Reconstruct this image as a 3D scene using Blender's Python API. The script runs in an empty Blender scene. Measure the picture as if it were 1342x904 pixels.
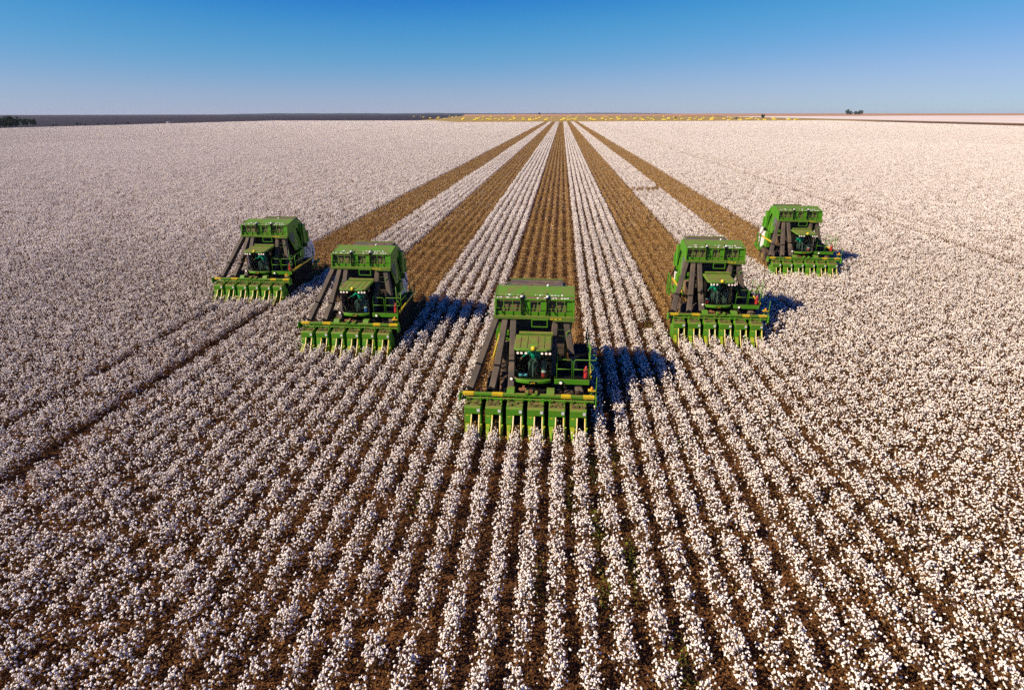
import bpy, bmesh, math, random
import numpy as np
from mathutils import Vector, Matrix, Quaternion

random.seed(7)
RNG = np.random.default_rng(11)
sc = bpy.context.scene
COL = sc.collection
R = math.radians

# ------------------------------------------------------------------ camera
CAM_H = 13.0
PITCH = math.atan((452 - 148) / 750.0)
YAW = R(4.70)
cam_d = bpy.data.cameras.new('camera')
cam = bpy.data.objects.new('camera', cam_d)
COL.objects.link(cam)
cam_d.sensor_fit = 'HORIZONTAL'
cam_d.sensor_width = 36.0
cam_d.lens = 750.0 / 1342.0 * 36.0
cam_d.clip_start = 0.3
cam_d.clip_end = 40000
cam.location = (0, 0, CAM_H)
cam.rotation_mode = 'QUATERNION'
qr = Quaternion((0, 0, 1), YAW) @ Quaternion((1, 0, 0), math.pi / 2 - PITCH)
cam.rotation_quaternion = qr @ Quaternion((0, 0, 1), R(-0.10))
sc.camera = cam

# ------------------------------------------------------------------ light
SUN_DIR = Vector((-1.17, -0.54, 1.0)).normalized()      # towards the sun
sun_el = math.asin(SUN_DIR.z)
world = bpy.data.worlds.new("World")
sc.world = world
world.use_nodes = True
wn, wl = world.node_tree.nodes, world.node_tree.links
wn.clear()
wo = wn.new('ShaderNodeOutputWorld')
bg = wn.new('ShaderNodeBackground')
sky = wn.new('ShaderNodeTexSky')
sky.sky_type = 'NISHITA'
sky.sun_disc = False
sky.sun_elevation = sun_el
sky.sun_rotation = math.atan2(SUN_DIR.x, SUN_DIR.y)
sky.altitude = 600
sky.air_density = 1.0
sky.dust_density = 0.0
sky.ozone_density = 6.0
SKY_S = 0.12
bg.inputs['Strength'].default_value = 0.078
# deep clean blue overhead, pale lavender low down: channel response of the sky colour
def vmul(src, k):
    q = wn.new('ShaderNodeVectorMath'); q.operation = 'SCALE'; q.inputs['Scale'].default_value = k
    wl.new(src, q.inputs[0]); return q.outputs[0]
cv = wn.new('ShaderNodeRGBCurve')
for ch, pts in ((0, ((0, 0), (.10, .003), (.17, .005), (.30, .095), (.64, .38), (1, .50))), (1, ((0, 0), (.33, .165), (.51, .36), (.69, .46), (1, .62))),
                (2, ((0, 0), (.58, .63), (.76, .71), (1, .85)))):
    c_ = cv.mapping.curves[ch]
    while len(c_.points) > 2: c_.points.remove(c_.points[1])
    c_.points[0].location = pts[0]; c_.points[-1].location = pts[-1]
    for p_ in pts[1:-1]: c_.points.new(*p_)
cv.mapping.update()
wl.new(vmul(sky.outputs[0], SKY_S), cv.inputs['Color'])
wl.new(vmul(cv.outputs[0], 1 / SKY_S), bg.inputs['Color'])
wl.new(bg.outputs[0], wo.inputs['Surface'])
sd = bpy.data.lights.new('sun', 'SUN')
sd.energy = 5.0
sd.angle = R(0.5)
sd.color = (1.0, 0.86, 0.68)
so = bpy.data.objects.new('sun', sd)
COL.objects.link(so)
so.rotation_mode = 'QUATERNION'
so.rotation_quaternion = SUN_DIR.to_track_quat('Z', 'Y')
so.location = (-60, -20, 80)

sc.view_settings.view_transform = 'Standard'
sc.view_settings.look = 'None'
sc.view_settings.exposure = 0.46
sc.view_settings.gamma = 1.0
sc.view_settings.use_curve_mapping = False
sc.render.engine = 'CYCLES'
sc.cycles.use_denoising = False
sc.cycles.caustics_reflective = False
sc.cycles.caustics_refractive = False
sc.cycles.sample_clamp_indirect = 1.5
sc.cycles.max_bounces = 6
sc.cycles.diffuse_bounces = 3
sc.cycles.transparent_max_bounces = 12

# ------------------------------------------------------------------ materials
def nodes_of(m):
    m.use_nodes = True
    return m.node_tree.nodes, m.node_tree.links

def mat(name, col, rough=0.6, metal=0.0, col2=None, scale=6.0, dust=None, dust_amt=0.5, bump=0.0,
        island=False, spec=0.4, coords='Object', emit=None, estr=0.0):
    m = bpy.data.materials.new(name)
    n, l = nodes_of(m)
    p = n['Principled BSDF']
    p.inputs['Roughness'].default_value = rough
    p.inputs['Metallic'].default_value = metal
    p.inputs['Specular IOR Level'].default_value = spec
    p.inputs['Base Color'].default_value = (*col, 1)
    tc = n.new('ShaderNodeTexCoord')
    last = None
    if col2 is not None:
        mx = n.new('ShaderNodeMix'); mx.data_type = 'RGBA'
        mx.inputs[6].default_value = (*col, 1); mx.inputs[7].default_value = (*col2, 1)
        if island:
            g = n.new('ShaderNodeNewGeometry')
            l.new(g.outputs['Random Per Island'], mx.inputs[0])
        else:
            t = n.new('ShaderNodeTexNoise'); t.inputs['Scale'].default_value = scale
            t.inputs['Detail'].default_value = 6
            l.new(tc.outputs[coords], t.inputs['Vector'])
            r = n.new('ShaderNodeMapRange'); r.inputs[1].default_value = 0.35; r.inputs[2].default_value = 0.65
            l.new(t.outputs[0], r.inputs[0]); l.new(r.outputs[0], mx.inputs[0])
        last = mx.outputs[2]
    if dust is not None:
        g = n.new('ShaderNodeNewGeometry')
        sx = n.new('ShaderNodeSeparateXYZ'); l.new(g.outputs['Normal'], sx.inputs[0])
        r = n.new('ShaderNodeMapRange'); r.inputs[1].default_value = 0.2; r.inputs[2].default_value = 0.95
        r.inputs[3].default_value = 0.12; r.inputs[4].default_value = 1.0
        l.new(sx.outputs[2], r.inputs[0])
        t = n.new('ShaderNodeTexNoise'); t.inputs['Scale'].default_value = 3.5; t.inputs['Detail'].default_value = 9
        t.inputs['Roughness'].default_value = 0.7
        l.new(g.outputs['Position'], t.inputs['Vector'])
        r2 = n.new('ShaderNodeMapRange'); r2.inputs[1].default_value = 0.36; r2.inputs[2].default_value = 0.66
        r2.inputs[4].default_value = dust_amt * 1.6
        l.new(t.outputs[0], r2.inputs[0])
        mu = n.new('ShaderNodeMath'); mu.operation = 'MULTIPLY'; mu.use_clamp = True
        l.new(r.outputs[0], mu.inputs[0]); l.new(r2.outputs[0], mu.inputs[1])
        mx = n.new('ShaderNodeMix'); mx.data_type = 'RGBA'
        l.new(mu.outputs[0], mx.inputs[0])
        if last is not None: l.new(last, mx.inputs[6])
        else: mx.inputs[6].default_value = (*col, 1)
        mx.inputs[7].default_value = (*dust, 1)
        last = mx.outputs[2]
    if last is not None: l.new(last, p.inputs['Base Color'])
    if bump:
        t = n.new('ShaderNodeTexNoise'); t.inputs['Scale'].default_value = scale * 3; t.inputs['Detail'].default_value = 8
        l.new(tc.outputs[coords], t.inputs['Vector'])
        b = n.new('ShaderNodeBump'); b.inputs['Strength'].default_value = bump; b.inputs['Distance'].default_value = 0.1
        l.new(t.outputs[0], b.inputs['Height']); l.new(b.outputs[0], p.inputs['Normal'])
    if emit is not None:
        p.inputs['Emission Color'].default_value = (*emit, 1)
        p.inputs['Emission Strength'].default_value = estr
    return m

DUST = (0.20, 0.13, 0.05)
M = {}
M['green'] = mat('green_paint', (0.055, 0.26, 0.006), 0.5, spec=0.25, col2=(0.09, 0.27, 0.008), scale=1.3, dust=DUST, dust_amt=0.55)
M['header_green'] = mat('header_green_paint', (0.05, 0.27, 0.006), 0.5, spec=0.25, col2=(0.08, 0.22, 0.008), scale=2.0, dust=(0.24, 0.15, 0.05), dust_amt=.75)
M['roof_green'] = mat('roof_green_paint', (0.09, 0.27, 0.015), 0.5, col2=(0.16, 0.28, 0.03), scale=1.6, dust=DUST, dust_amt=0.8)
M['dark_green'] = mat('dark_green_paint', (0.008, 0.045, 0.006), 0.5, col2=(0.02, 0.10, 0.012), scale=2, dust=DUST, dust_amt=0.3)
M['lip_green'] = mat('chaff_covered_green', (0.07, 0.20, 0.012), 0.6, col2=(0.15, 0.20, 0.02), scale=5, dust=(0.25, 0.2, 0.05), dust_amt=0.9)
M['yellow'] = mat('yellow_paint', (0.72, 0.50, 0.015), 0.4, col2=(0.55, 0.38, 0.02), scale=4)
M['guide'] = mat('worn_yellow_guide', (0.78, 0.56, 0.05), 0.35, col2=(0.82, 0.72, 0.40), scale=3)
M['duct'] = mat('dusty_grey_duct', (0.062, 0.048, 0.036), 0.75, col2=(0.12, 0.085, 0.052), scale=1.5, bump=0.2)
M['black'] = mat('black_parts', (0.008, 0.008, 0.008), 0.8, col2=(0.014, 0.012, 0.010), scale=4, spec=0.08)
M['steel'] = mat('brown_dusty_steel', (0.16, 0.09, 0.045), 0.6, col2=(0.30, 0.20, 0.11), scale=9)
M['mesh'] = mat('tan_wire_mesh', (0.17, 0.11, 0.045), 0.8, col2=(0.10, 0.10, 0.03), scale=30)
M['grey'] = mat('grey_mesh', (0.13, 0.15, 0.12), 0.7, col2=(0.09, 0.11, 0.09), scale=20)
M['belt'] = mat('brown_rubber_belt', (0.085, 0.06, 0.045), 0.8, col2=(0.13, 0.095, 0.07), scale=2.5)
M['tyre'] = mat('dusty_tyre', (0.05, 0.035, 0.025), 0.85, col2=(0.15, 0.09, 0.05), scale=3, bump=0.3)
M['trash'] = mat('dry_chaff', (0.20, 0.14, 0.045), 0.9, col2=(0.09, 0.10, 0.02), scale=14)
M['tip'] = mat('yellow_green_tip', (0.10, 0.28, 0.01), 0.45, col2=(0.42, 0.38, 0.02), scale=5)
M['rim'] = mat('dusty_rim', (0.25, 0.17, 0.03), 0.6, col2=(0.16, 0.10, 0.05), scale=5)
M['white'] = mat('white_label', (0.85, 0.80, 0.76), 0.5, col2=(0.6, 0.55, 0.5), scale=20)
M['lamp'] = mat('work_lamp_lens', (0.9, 0.8, 0.7), 0.2, emit=(1.0, 0.72, 0.52), estr=0.45)
M['amber'] = mat('amber_beacon', (0.85, 0.30, 0.02), 0.25)
M['beacon'] = mat('yellow_beacon', (0.80, 0.52, 0.02), 0.25)
M['red'] = mat('red_paint', (0.55, 0.035, 0.03), 0.4, col2=(0.42, 0.03, 0.03))
M['wrap'] = mat('pale_module_wrap', (0.70, 0.68, 0.76), 0.35, col2=(0.58, 0.56, 0.66), scale=2.2, bump=0.15)
M['ywrap'] = mat('yellow_module_wrap', (0.85, 0.66, 0.06), 0.4, col2=(0.75, 0.55, 0.05), scale=1.0)
M['cottonend'] = mat('raw_cotton', (0.78, 0.73, 0.68), 0.9, col2=(0.66, 0.58, 0.50), scale=8, bump=0.4)
M['skin'] = mat('skin', (0.28, 0.13, 0.07), 0.55)
M['shirt'] = mat('teal_shirt', (0.0, 0.48, 0.27), 0.8, col2=(0.0, 0.34, 0.20), scale=14)
M['trousers'] = mat('grey_trousers', (0.10, 0.12, 0.10), 0.85, col2=(0.07, 0.08, 0.07), scale=12)
M['hair'] = mat('dark_hair', (0.012, 0.009, 0.007), 0.6)
M['eye'] = mat('dark_eye', (0.01, 0.01, 0.01), 0.3)
M['blue'] = mat('light_blue_cloth', (0.25, 0.55, 0.62), 0.8, col2=(0.15, 0.42, 0.52), scale=10)
M['deepblue'] = mat('blue_plastic', (0.02, 0.12, 0.42), 0.4)
M['lint'] = mat('loose_lint', (0.78, 0.75, 0.70), 0.95)
M['rust'] = mat('orange_brown_steel', (0.32, 0.12, 0.04), 0.7, col2=(0.14, 0.07, 0.04), scale=12)

def glass_mat():
    m = bpy.data.materials.new('tinted_cab_glass')
    n, l = nodes_of(m); n.clear()
    o = n.new('ShaderNodeOutputMaterial'); mx = n.new('ShaderNodeMixShader')
    t = n.new('ShaderNodeBsdfTransparent'); t.inputs[0].default_value = (0.78, 0.88, 0.84, 1)
    g = n.new('ShaderNodeBsdfGlossy'); g.inputs['Roughness'].default_value = 0.02
    g.inputs[0].default_value = (0.9, 0.95, 0.95, 1)
    f = n.new('ShaderNodeFresnel'); f.inputs[0].default_value = 1.22
    l.new(f.outputs[0], mx.inputs[0]); l.new(t.outputs[0], mx.inputs[1]); l.new(g.outputs[0], mx.inputs[2])
    l.new(mx.outputs[0], o.inputs[0])
    return m
M['glass'] = glass_mat()

# ------------------------------------------------------------------ mesh helpers
class MB:
    def __init__(s): s.v = []; s.f = []
    def add(s, vs, fs):
        b = len(s.v); s.v += [tuple(v) for v in vs]; s.f += [tuple(i + b for i in f) for f in fs]; return s
    def box(s, x0, x1, y0, y1, z0, z1):
        return s.add([(x, y, z) for z in (z0, z1) for y in (y0, y1) for x in (x0, x1)],
                     [(0, 2, 3, 1), (4, 5, 7, 6), (0, 1, 5, 4), (2, 6, 7, 3), (0, 4, 6, 2), (1, 3, 7, 5)])
    def beam(s, p0, p1, w, h, up=(0, 0, 1)):
        p0 = Vector(p0); p1 = Vector(p1); d = (p1 - p0).normalized(); u = Vector(up)
        a = d.cross(u)
        if a.length < 1e-4: a = d.cross(Vector((1, 0, 0)))
        a.normalize(); b = a.cross(d).normalized(); a *= w / 2; b *= h / 2
        vs = [p + q for p in (p0, p1) for q in (-a - b, a - b, a + b, -a + b)]
        return s.add(vs, [(0, 1, 2, 3), (7, 6, 5, 4), (0, 4, 5, 1), (1, 5, 6, 2), (2, 6, 7, 3), (3, 7, 4, 0)])
    def sweep(s, pts, w, h, nseg=4):
        """rounded rectangular section: w across x, h across the path"""
        pts = [Vector(p) for p in pts]; rings = []
        for i, p in enumerate(pts):
            d = (pts[min(i + 1, len(pts) - 1)] - pts[max(i - 1, 0)]).normalized()
            a = Vector((1, 0, 0)); a = (a - d * a.dot(d)).normalized(); b = d.cross(a)
            c = 0.22
            prof = [(-1, -1 + c), (-1 + c, -1), (1 - c, -1), (1, -1 + c), (1, 1 - c), (1 - c, 1), (-1 + c, 1), (-1, 1 - c)]
            rings.append([p + a * (w / 2 * u) + b * (h / 2 * v) for u, v in prof])
        vs = [v for r in rings for v in r]; k = 8; fs = []
        for i in range(len(rings) - 1):
            for j in range(k):
                fs.append((i * k + j, i * k + (j + 1) % k, (i + 1) * k + (j + 1) % k, (i + 1) * k + j))
        fs.append(tuple(reversed(range(k)))); fs.append(tuple((len(rings) - 1) * k + j for j in range(k)))
        return s.add(vs, fs)
    def tube(s, pts, r, n=7, r1=None):
        pts = [Vector(p) for p in pts]; vs = []; fs = []; m = len(pts)
        for i, p in enumerate(pts):
            d = (pts[min(i + 1, m - 1)] - pts[max(i - 1, 0)]).normalized()
            a = d.orthogonal().normalized() if i == 0 else (a - d * a.dot(d)).normalized()
            b = d.cross(a); rr = r if r1 is None else r + (r1 - r) * i / (m - 1)
            vs += [p + (a * math.cos(t) + b * math.sin(t)) * rr for t in (2 * math.pi * j / n for j in range(n))]
        for i in range(m - 1):
            for j in range(n):
                fs.append((i * n + j, i * n + (j + 1) % n, (i + 1) * n + (j + 1) % n, (i + 1) * n + j))
        fs.append(tuple(reversed(range(n)))); fs.append(tuple((m - 1) * n + j for j in range(n)))
        return s.add(vs, fs)
    def prism(s, prof, x0, x1):
        """(y,z) outline extruded along x"""
        n = len(prof)
        vs = [(x, y, z) for x in (x0, x1) for y, z in prof]
        fs = [tuple(range(n)), tuple(range(2 * n - 1, n - 1, -1))]
        fs += [(i, i + n, (i + 1) % n + n, (i + 1) % n) for i in range(n)]
        return s.add(vs, fs)
    def plan(s, outl, z0, z1):
        n = len(outl)
        vs = [(x, y, z0) for x, y in outl] + [(x, y, z1) for x, y in outl]
        fs = [tuple(reversed(range(n))), tuple(range(n, 2 * n))]
        fs += [(i, (i + 1) % n, (i + 1) % n + n, i + n) for i in range(n)]
        return s.add(vs, fs)
    def ring(s, prof, c, n=28):
        """(radius, x) profile turned round the x axis through c"""
        m = len(prof); vs = []
        for i in range(n):
            t = 2 * math.pi * i / n
            vs += [(c[0] + x, c[1] + r * math.cos(t), c[2] + r * math.sin(t)) for r, x in prof]
        fs = [(i * m + j, ((i + 1) % n) * m + j, ((i + 1) % n) * m + (j + 1) % m, i * m + (j + 1) % m)
              for i in range(n) for j in range(m)]
        return s.add(vs, fs)
    def lathe(s, prof, c, n=14):
        """(radius, z) profile turned round the vertical axis through c"""
        m = len(prof); vs = []
        for i in range(n):
            t = 2 * math.pi * i / n
            vs += [(c[0] + r * math.cos(t), c[1] + r * math.sin(t), c[2] + z) for r, z in prof]
        fs = [(i * m + j, ((i + 1) % n) * m + j, ((i + 1) % n) * m + j + 1, i * m + j + 1)
              for i in range(n) for j in range(m - 1)]
        return s.add(vs, fs)
    def blob(s, c, r, sz=(1, 1, 1), k=0.25):
        bm = bmesh.new(); bmesh.ops.create_icosphere(bm, subdivisions=1, radius=1)
        vs = [(c[0] + v.co.x * r * sz[0] * (1 + random.uniform(-k, k)), c[1] + v.co.y * r * sz[1] * (1 + random.uniform(-k, k)),
               c[2] + v.co.z * r * sz[2] * (1 + random.uniform(-k, k))) for v in bm.verts]
        bm.verts.index_update(); fs = [tuple(v.index for v in f.verts) for f in bm.faces]; bm.free()
        return s.add(vs, fs)
    def build(s, name, m, parent=None, smooth=False, bevel=0.0):
        me = bpy.data.meshes.new(name); me.from_pydata(s.v, [], s.f)
        bm = bmesh.new(); bm.from_mesh(me); bmesh.ops.recalc_face_normals(bm, faces=bm.faces); bm.to_mesh(me); bm.free()
        me.materials.append(m)
        if smooth: me.polygons.foreach_set('use_smooth', [True] * len(me.polygons))
        o = bpy.data.objects.new(name, me); COL.objects.link(o)
        if parent: o.parent = parent
        if bevel:
            b = o.modifiers.new('bevel', 'BEVEL'); b.width = bevel; b.segments = 2; b.limit_method = 'ANGLE'
        return o

def tag(o, label=None, cat=None, group=None, kind=None):
    if label: o['label'] = label
    if cat: o['category'] = cat
    if group: o['group'] = group
    if kind: o['kind'] = kind
    return o

def empty(name, loc=(0, 0, 0), rz=0.0):
    o = bpy.data.objects.new(name, None); COL.objects.link(o); o.location = loc; o.rotation_euler = (0, 0, rz)
    o.empty_display_size = 0.5
    return o

def copy_tree(o, parent=None):
    c = o.copy(); COL.objects.link(c)
    if parent is not None: c.parent = parent
    for ch in list(o.children): copy_tree(ch, c)
    return c

def sheet(name, outl, z, m, kind='structure'):
    me = bpy.data.meshes.new(name)
    me.from_pydata([(x, y, z) for x, y in outl], [], [tuple(range(len(outl)))])
    me.materials.append(m)
    o = bpy.data.objects.new(name, me); COL.objects.link(o); o['kind'] = kind
    return o

# ------------------------------------------------------------------ ground and far land
def ground_mat(name, c1, c2, c3, s1, s2, bump=0.0, rough=0.95, stretch=(1, 1, 1)):
    m = bpy.data.materials.new(name); n, l = nodes_of(m); p = n['Principled BSDF']
    p.inputs['Roughness'].default_value = rough; p.inputs['Specular IOR Level'].default_value = 0.15
    g = n.new('ShaderNodeNewGeometry'); mp = n.new('ShaderNodeMapping'); mp.inputs['Scale'].default_value = stretch
    l.new(g.outputs['Position'], mp.inputs['Vector'])
    t1 = n.new('ShaderNodeTexNoise'); t1.inputs['Scale'].default_value = s1; t1.inputs['Detail'].default_value = 8
    t2 = n.new('ShaderNodeTexNoise'); t2.inputs['Scale'].default_value = s2; t2.inputs['Detail'].default_value = 5
    for t in (t1, t2): l.new(mp.outputs[0], t.inputs['Vector'])
    def rng(o):
        r = n.new('ShaderNodeMapRange'); r.inputs[1].default_value = 0.35; r.inputs[2].default_value = 0.65
        l.new(o, r.inputs[0]); return r.outputs[0]
    a = n.new('ShaderNodeMix'); a.data_type = 'RGBA'; a.inputs[6].default_value = (*c1, 1); a.inputs[7].default_value = (*c2, 1)
    l.new(rng(t1.outputs[0]), a.inputs[0])
    b = n.new('ShaderNodeMix'); b.data_type = 'RGBA'; b.inputs[7].default_value = (*c3, 1)
    l.new(a.outputs[2], b.inputs[6])
    l.new(rng(t2.outputs[0]), b.inputs[0])
    l.new(b.outputs[2], p.inputs['Base Color'])
    if bump:
        bp = n.new('ShaderNodeBump'); bp.inputs['Strength'].default_value = bump; bp.inputs['Distance'].default_value = 0.12
        l.new(t1.outputs[0], bp.inputs['Height']); l.new(bp.outputs[0], p.inputs['Normal'])
    return m

soil = ground_mat('red_brown_soil', (0.045, 0.020, 0.009), (0.12, 0.052, 0.020), (0.17, 0.070, 0.022), 8.0, 0.22, bump=0.7)
far_tan = ground_mat('harvested_stubble', (0.36, 0.24, 0.06), (0.42, 0.25, 0.07), (0.30, 0.22, 0.06), 0.02, 0.006, stretch=(1, 0.3, 1))
far_pink = ground_mat('bare_red_fields', (0.46, 0.21, 0.08), (0.40, 0.18, 0.08), (0.48, 0.28, 0.13), 0.004, 0.0015, stretch=(0.5, 1, 1))
dark_land = ground_mat('dark_ploughed_land', (0.032, 0.020, 0.020), (0.050, 0.026, 0.024), (0.022, 0.020, 0.024), 0.01, 0.004, stretch=(0.5, 1, 1))
far_white = ground_mat('far_white_field', (0.74, 0.62, 0.52), (0.66, 0.52, 0.42), (0.78, 0.67, 0.56), 0.15, 0.01, stretch=(1, 0.3, 1))
road_mat = ground_mat('dirt_road_soil', (0.30, 0.17, 0.07), (0.24, 0.15, 0.06), (0.20, 0.16, 0.06), 0.08, 0.02)
woods_mat = ground_mat('distant_woodland', (0.020, 0.045, 0.035), (0.03, 0.055, 0.04), (0.018, 0.035, 0.035), 0.02, 0.004)

GR = 8000
ring = [(GR * math.cos(t), GR * math.sin(t)) for t in (2 * math.pi * i / 96 for i in range(96))]
sheet('ground', ring, 0.0, soil)
# land beyond the picked field (each sheet a few mm above the one below)
sheet('red_fields', [(-1400, 2300), (-2600, 7300), (0, 7900), (3600, 7000), (6500, 4300), (7300, -500), (3200, 900), (1900, 2600)], 0.004, far_pink)
sheet('stubble_field', [(-220, 1046), (-150, 862), (430, 1030), (520, 1030), (520, 2300), (-400, 2300), (-300, 1500), (-262, 1066)], 0.014, far_tan)
sheet('left_track', [(-520, -300), (-509, -300), (-509, 1052), (-222, 1052), (-222, 1066), (-520, 1066)], 0.018, far_pink)
sheet('dark_land', [(-518, -300), (-518, 1064), (-250, 1064), (-285, 1500), (-380, 2300), (-1150, 7300), (-7000, 3600), (-7600, 0), (-5000, -300)], 0.012, dark_land)
sheet('white_field', [(566, -200), (566, 2300), (1900, 2600), (3200, 900), (3000, -200)], 0.016, far_white)
sheet('dirt_road', [(520, -200), (560, -200), (560, 2300), (520, 2300)], 0.020, road_mat)
sheet('field_margin', [(432, -200), (444, -200), (444, 1030), (432, 1030)], 0.014, road_mat)

def hills(name, az0, az1, rad, h0, m, seed, depth=500):
    rg = np.random.default_rng(seed); n = 90
    ph = rg.uniform(0, 6.28, 5); vs = []; fs = []
    for i in range(n + 1):
        t = i / n; a = R(az0 + (az1 - az0) * t)
        env = math.sin(math.pi * t) ** 0.35 if 0 < t < 1 else 0
        h = h0 * env * (0.75 + 0.12 * math.sin(9 * t + ph[0]) + 0.08 * math.sin(23 * t + ph[1]) + 0.06 * math.sin(57 * t + ph[2]) + 0.03 * math.sin(140 * t + ph[3]))
        for r, z in ((rad, -0.5), (rad + depth * .4, max(h, 0) * .8), (rad + depth * .7, max(h, 0)), (rad + depth * 1.3, -0.5)):
            vs.append((-r * math.sin(a), r * math.cos(a), z))
    for i in range(n):
        for j in range(3):
            fs.append((i * 4 + j, i * 4 + j + 1, (i + 1) * 4 + j + 1, (i + 1) * 4 + j))
    me = bpy.data.meshes.new(name); me.from_pydata(vs, [], fs); me.materials.append(m)
    me.polygons.foreach_set('use_smooth', [True] * len(fs))
    o = bpy.data.objects.new(name, me); COL.objects.link(o); o['kind'] = 'structure'
# azimuths counted anticlockwise from the rows' direction
hills('hills', 5, 30, 5600, 15, woods_mat, 3, 1200)
hills('hills', -10, 7, 6600, 12, woods_mat, 5, 900)

# ------------------------------------------------------------------ cotton
def ico(sub):
    bm = bmesh.new(); bmesh.ops.create_icosphere(bm, subdivisions=sub, radius=1)
    bm.verts.index_update()
    v = np.array([x.co[:] for x in bm.verts]); f = np.array([[q.index for q in p.verts] for p in bm.faces]); bm.free()
    return v, f
ICO1 = ico(1); ICO2 = ico(2)
OCT = (np.array([(1, 0, 0), (0, 1, 0), (-1, 0, 0), (0, -1, 0), (0, 0, 1), (0, 0, -1)], float),
       np.array([(0, 1, 4), (1, 2, 4), (2, 3, 4), (3, 0, 4), (1, 0, 5), (2, 1, 5), (3, 2, 5), (0, 3, 5)]))

class NB:
    """numpy mesh collector, triangles only"""
    def __init__(s): s.v = []; s.f = []; s.m = []; s.n = 0
    def spheres(s, c, r, tmpl, mi, jit=0.2):
        V, F = tmpl; k = len(c)
        if not k: return
        v = V[None] * (1 + RNG.uniform(-jit, jit, (k, len(V), 1))) * r[:, None, :] + c[:, None, :]
        f = F[None] + (np.arange(k) * len(V))[:, None, None] + s.n
        s.v.append(v.reshape(-1, 3)); s.f.append(f.reshape(-1, 3)); s.m.append(np.full(k * len(F), mi)); s.n += k * len(V)
    def leaves(s, c, size, mi):
        k = len(c)
        a = RNG.normal(size=(k, 3)); a /= np.linalg.norm(a, axis=1)[:, None]
        b = np.cross(a, RNG.normal(size=(k, 3))); b /= np.linalg.norm(b, axis=1)[:, None]
        w = np.cross(a, b)
        sz = size[:, None]
        v = np.stack([c - a * sz, c - b * sz * .7 + w * sz * .25, c + a * sz * 1.1, c + b * sz * .7 + w * sz * .25], 1)
        F = np.array([(0, 1, 2), (0, 2, 3)])
        f = F[None] + (np.arange(k) * 4)[:, None, None] + s.n
        s.v.append(v.reshape(-1, 3)); s.f.append(f.reshape(-1, 3)); s.m.append(np.full(k * 2, mi)); s.n += k * 4
    def sticks(s, p0, p1, w, mi):
        k = len(p0); d = p1 - p0; d /= np.linalg.norm(d, axis=1)[:, None] + 1e-9
        a = np.cross(d, RNG.normal(size=(k, 3))); a /= np.linalg.norm(a, axis=1)[:, None]; b = np.cross(d, a)
        ws = w[:, None]
        o = [a * ws, (-.5 * a + .87 * b) * ws, (-.5 * a - .87 * b) * ws]
        v = np.stack([p0 + q for q in o] + [p1 + q * .4 for q in o], 1)
        F = np.array([(0, 1, 4), (0, 4, 3), (1, 2, 5), (1, 5, 4), (2, 0, 3), (2, 3, 5)])
        f = F[None] + (np.arange(k) * 6)[:, None, None] + s.n
        s.v.append(v.reshape(-1, 3)); s.f.append(f.reshape(-1, 3)); s.m.append(np.full(k * 6, mi)); s.n += k * 6
    def mesh(s, name, mats, smooth_mi=None):
        v = np.concatenate(s.v); f = np.concatenate(s.f); mi = np.concatenate(s.m).astype(np.int32)
        me = bpy.data.meshes.new(name)
        me.vertices.add(len(v)); me.vertices.foreach_set('co', v.astype(np.float32).ravel())
        me.loops.add(len(f) * 3); me.loops.foreach_set('vertex_index', f.astype(np.int32).ravel())
        me.polygons.add(len(f)); me.polygons.foreach_set('loop_start', np.arange(0, len(f) * 3, 3, dtype=np.int32))
        me.polygons.foreach_set('loop_total', np.full(len(f), 3, dtype=np.int32))
        for m in mats: me.materials.append(m)
        me.polygons.foreach_set('material_index', mi)
        me.polygons.foreach_set('use_smooth', (mi == 0))
        me.update(calc_edges=True)
        return me

def island_ramp(name, cols, rough=0.85, trans=0.0):
    m = bpy.data.materials.new(name); n, l = nodes_of(m); p = n['Principled BSDF']
    p.inputs['Roughness'].default_value = rough; p.inputs['Specular IOR Level'].default_value = 0.15
    g = n.new('ShaderNodeNewGeometry'); r = n.new('ShaderNodeValToRGB')
    l.new(g.outputs['Random Per Island'], r.inputs[0])
    e = r.color_ramp.elements
    e[0].color = (*cols[0], 1); e[-1].color = (*cols[-1], 1)
    for i, c in enumerate(cols[1:-1]):
        q = e.new((i + 1) / (len(cols) - 1)); q.color = (*c, 1)
    l.new(r.outputs[0], p.inputs['Base Color'])
    if trans:
        t = n.new('ShaderNodeBsdfTranslucent'); mx = n.new('ShaderNodeMixShader'); mx.inputs[0].default_value = trans
        l.new(r.outputs[0], t.inputs[0]); l.new(p.outputs[0], mx.inputs[1]); l.new(t.outputs[0], mx.inputs[2])
        l.new(mx.outputs[0], n['Material Output'].inputs['Surface'])
    return m

boll_m = island_ramp('cotton_boll', [(0.82, 0.69, 0.56), (0.91, 0.82, 0.72), (0.92, 0.84, 0.75), (0.88, 0.77, 0.65)], 0.95)
dry_m = island_ramp('dry_leaf', [(0.05, 0.024, 0.010), (0.16, 0.075, 0.025), (0.09, 0.045, 0.016), (0.32, 0.17, 0.05), (0.20, 0.085, 0.022)])
stalk_m = island_ramp('picked_stalk', [(0.22, 0.12, 0.045), (0.44, 0.25, 0.07), (0.34, 0.18, 0.065), (0.54, 0.34, 0.08), (0.38, 0.22, 0.075), (0.56, 0.36, 0.19)])
stem_m = island_ramp('plant_stem', [(0.05, 0.028, 0.016), (0.12, 0.06, 0.03)])

LIB_PICK = bpy.data.collections.new('cotton_library')
LIB_CUT = bpy.data.collections.new('stalk_library')

def lib_add(coll, name, me):
    o = bpy.data.objects.new(name, me); coll.objects.link(o)

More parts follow.
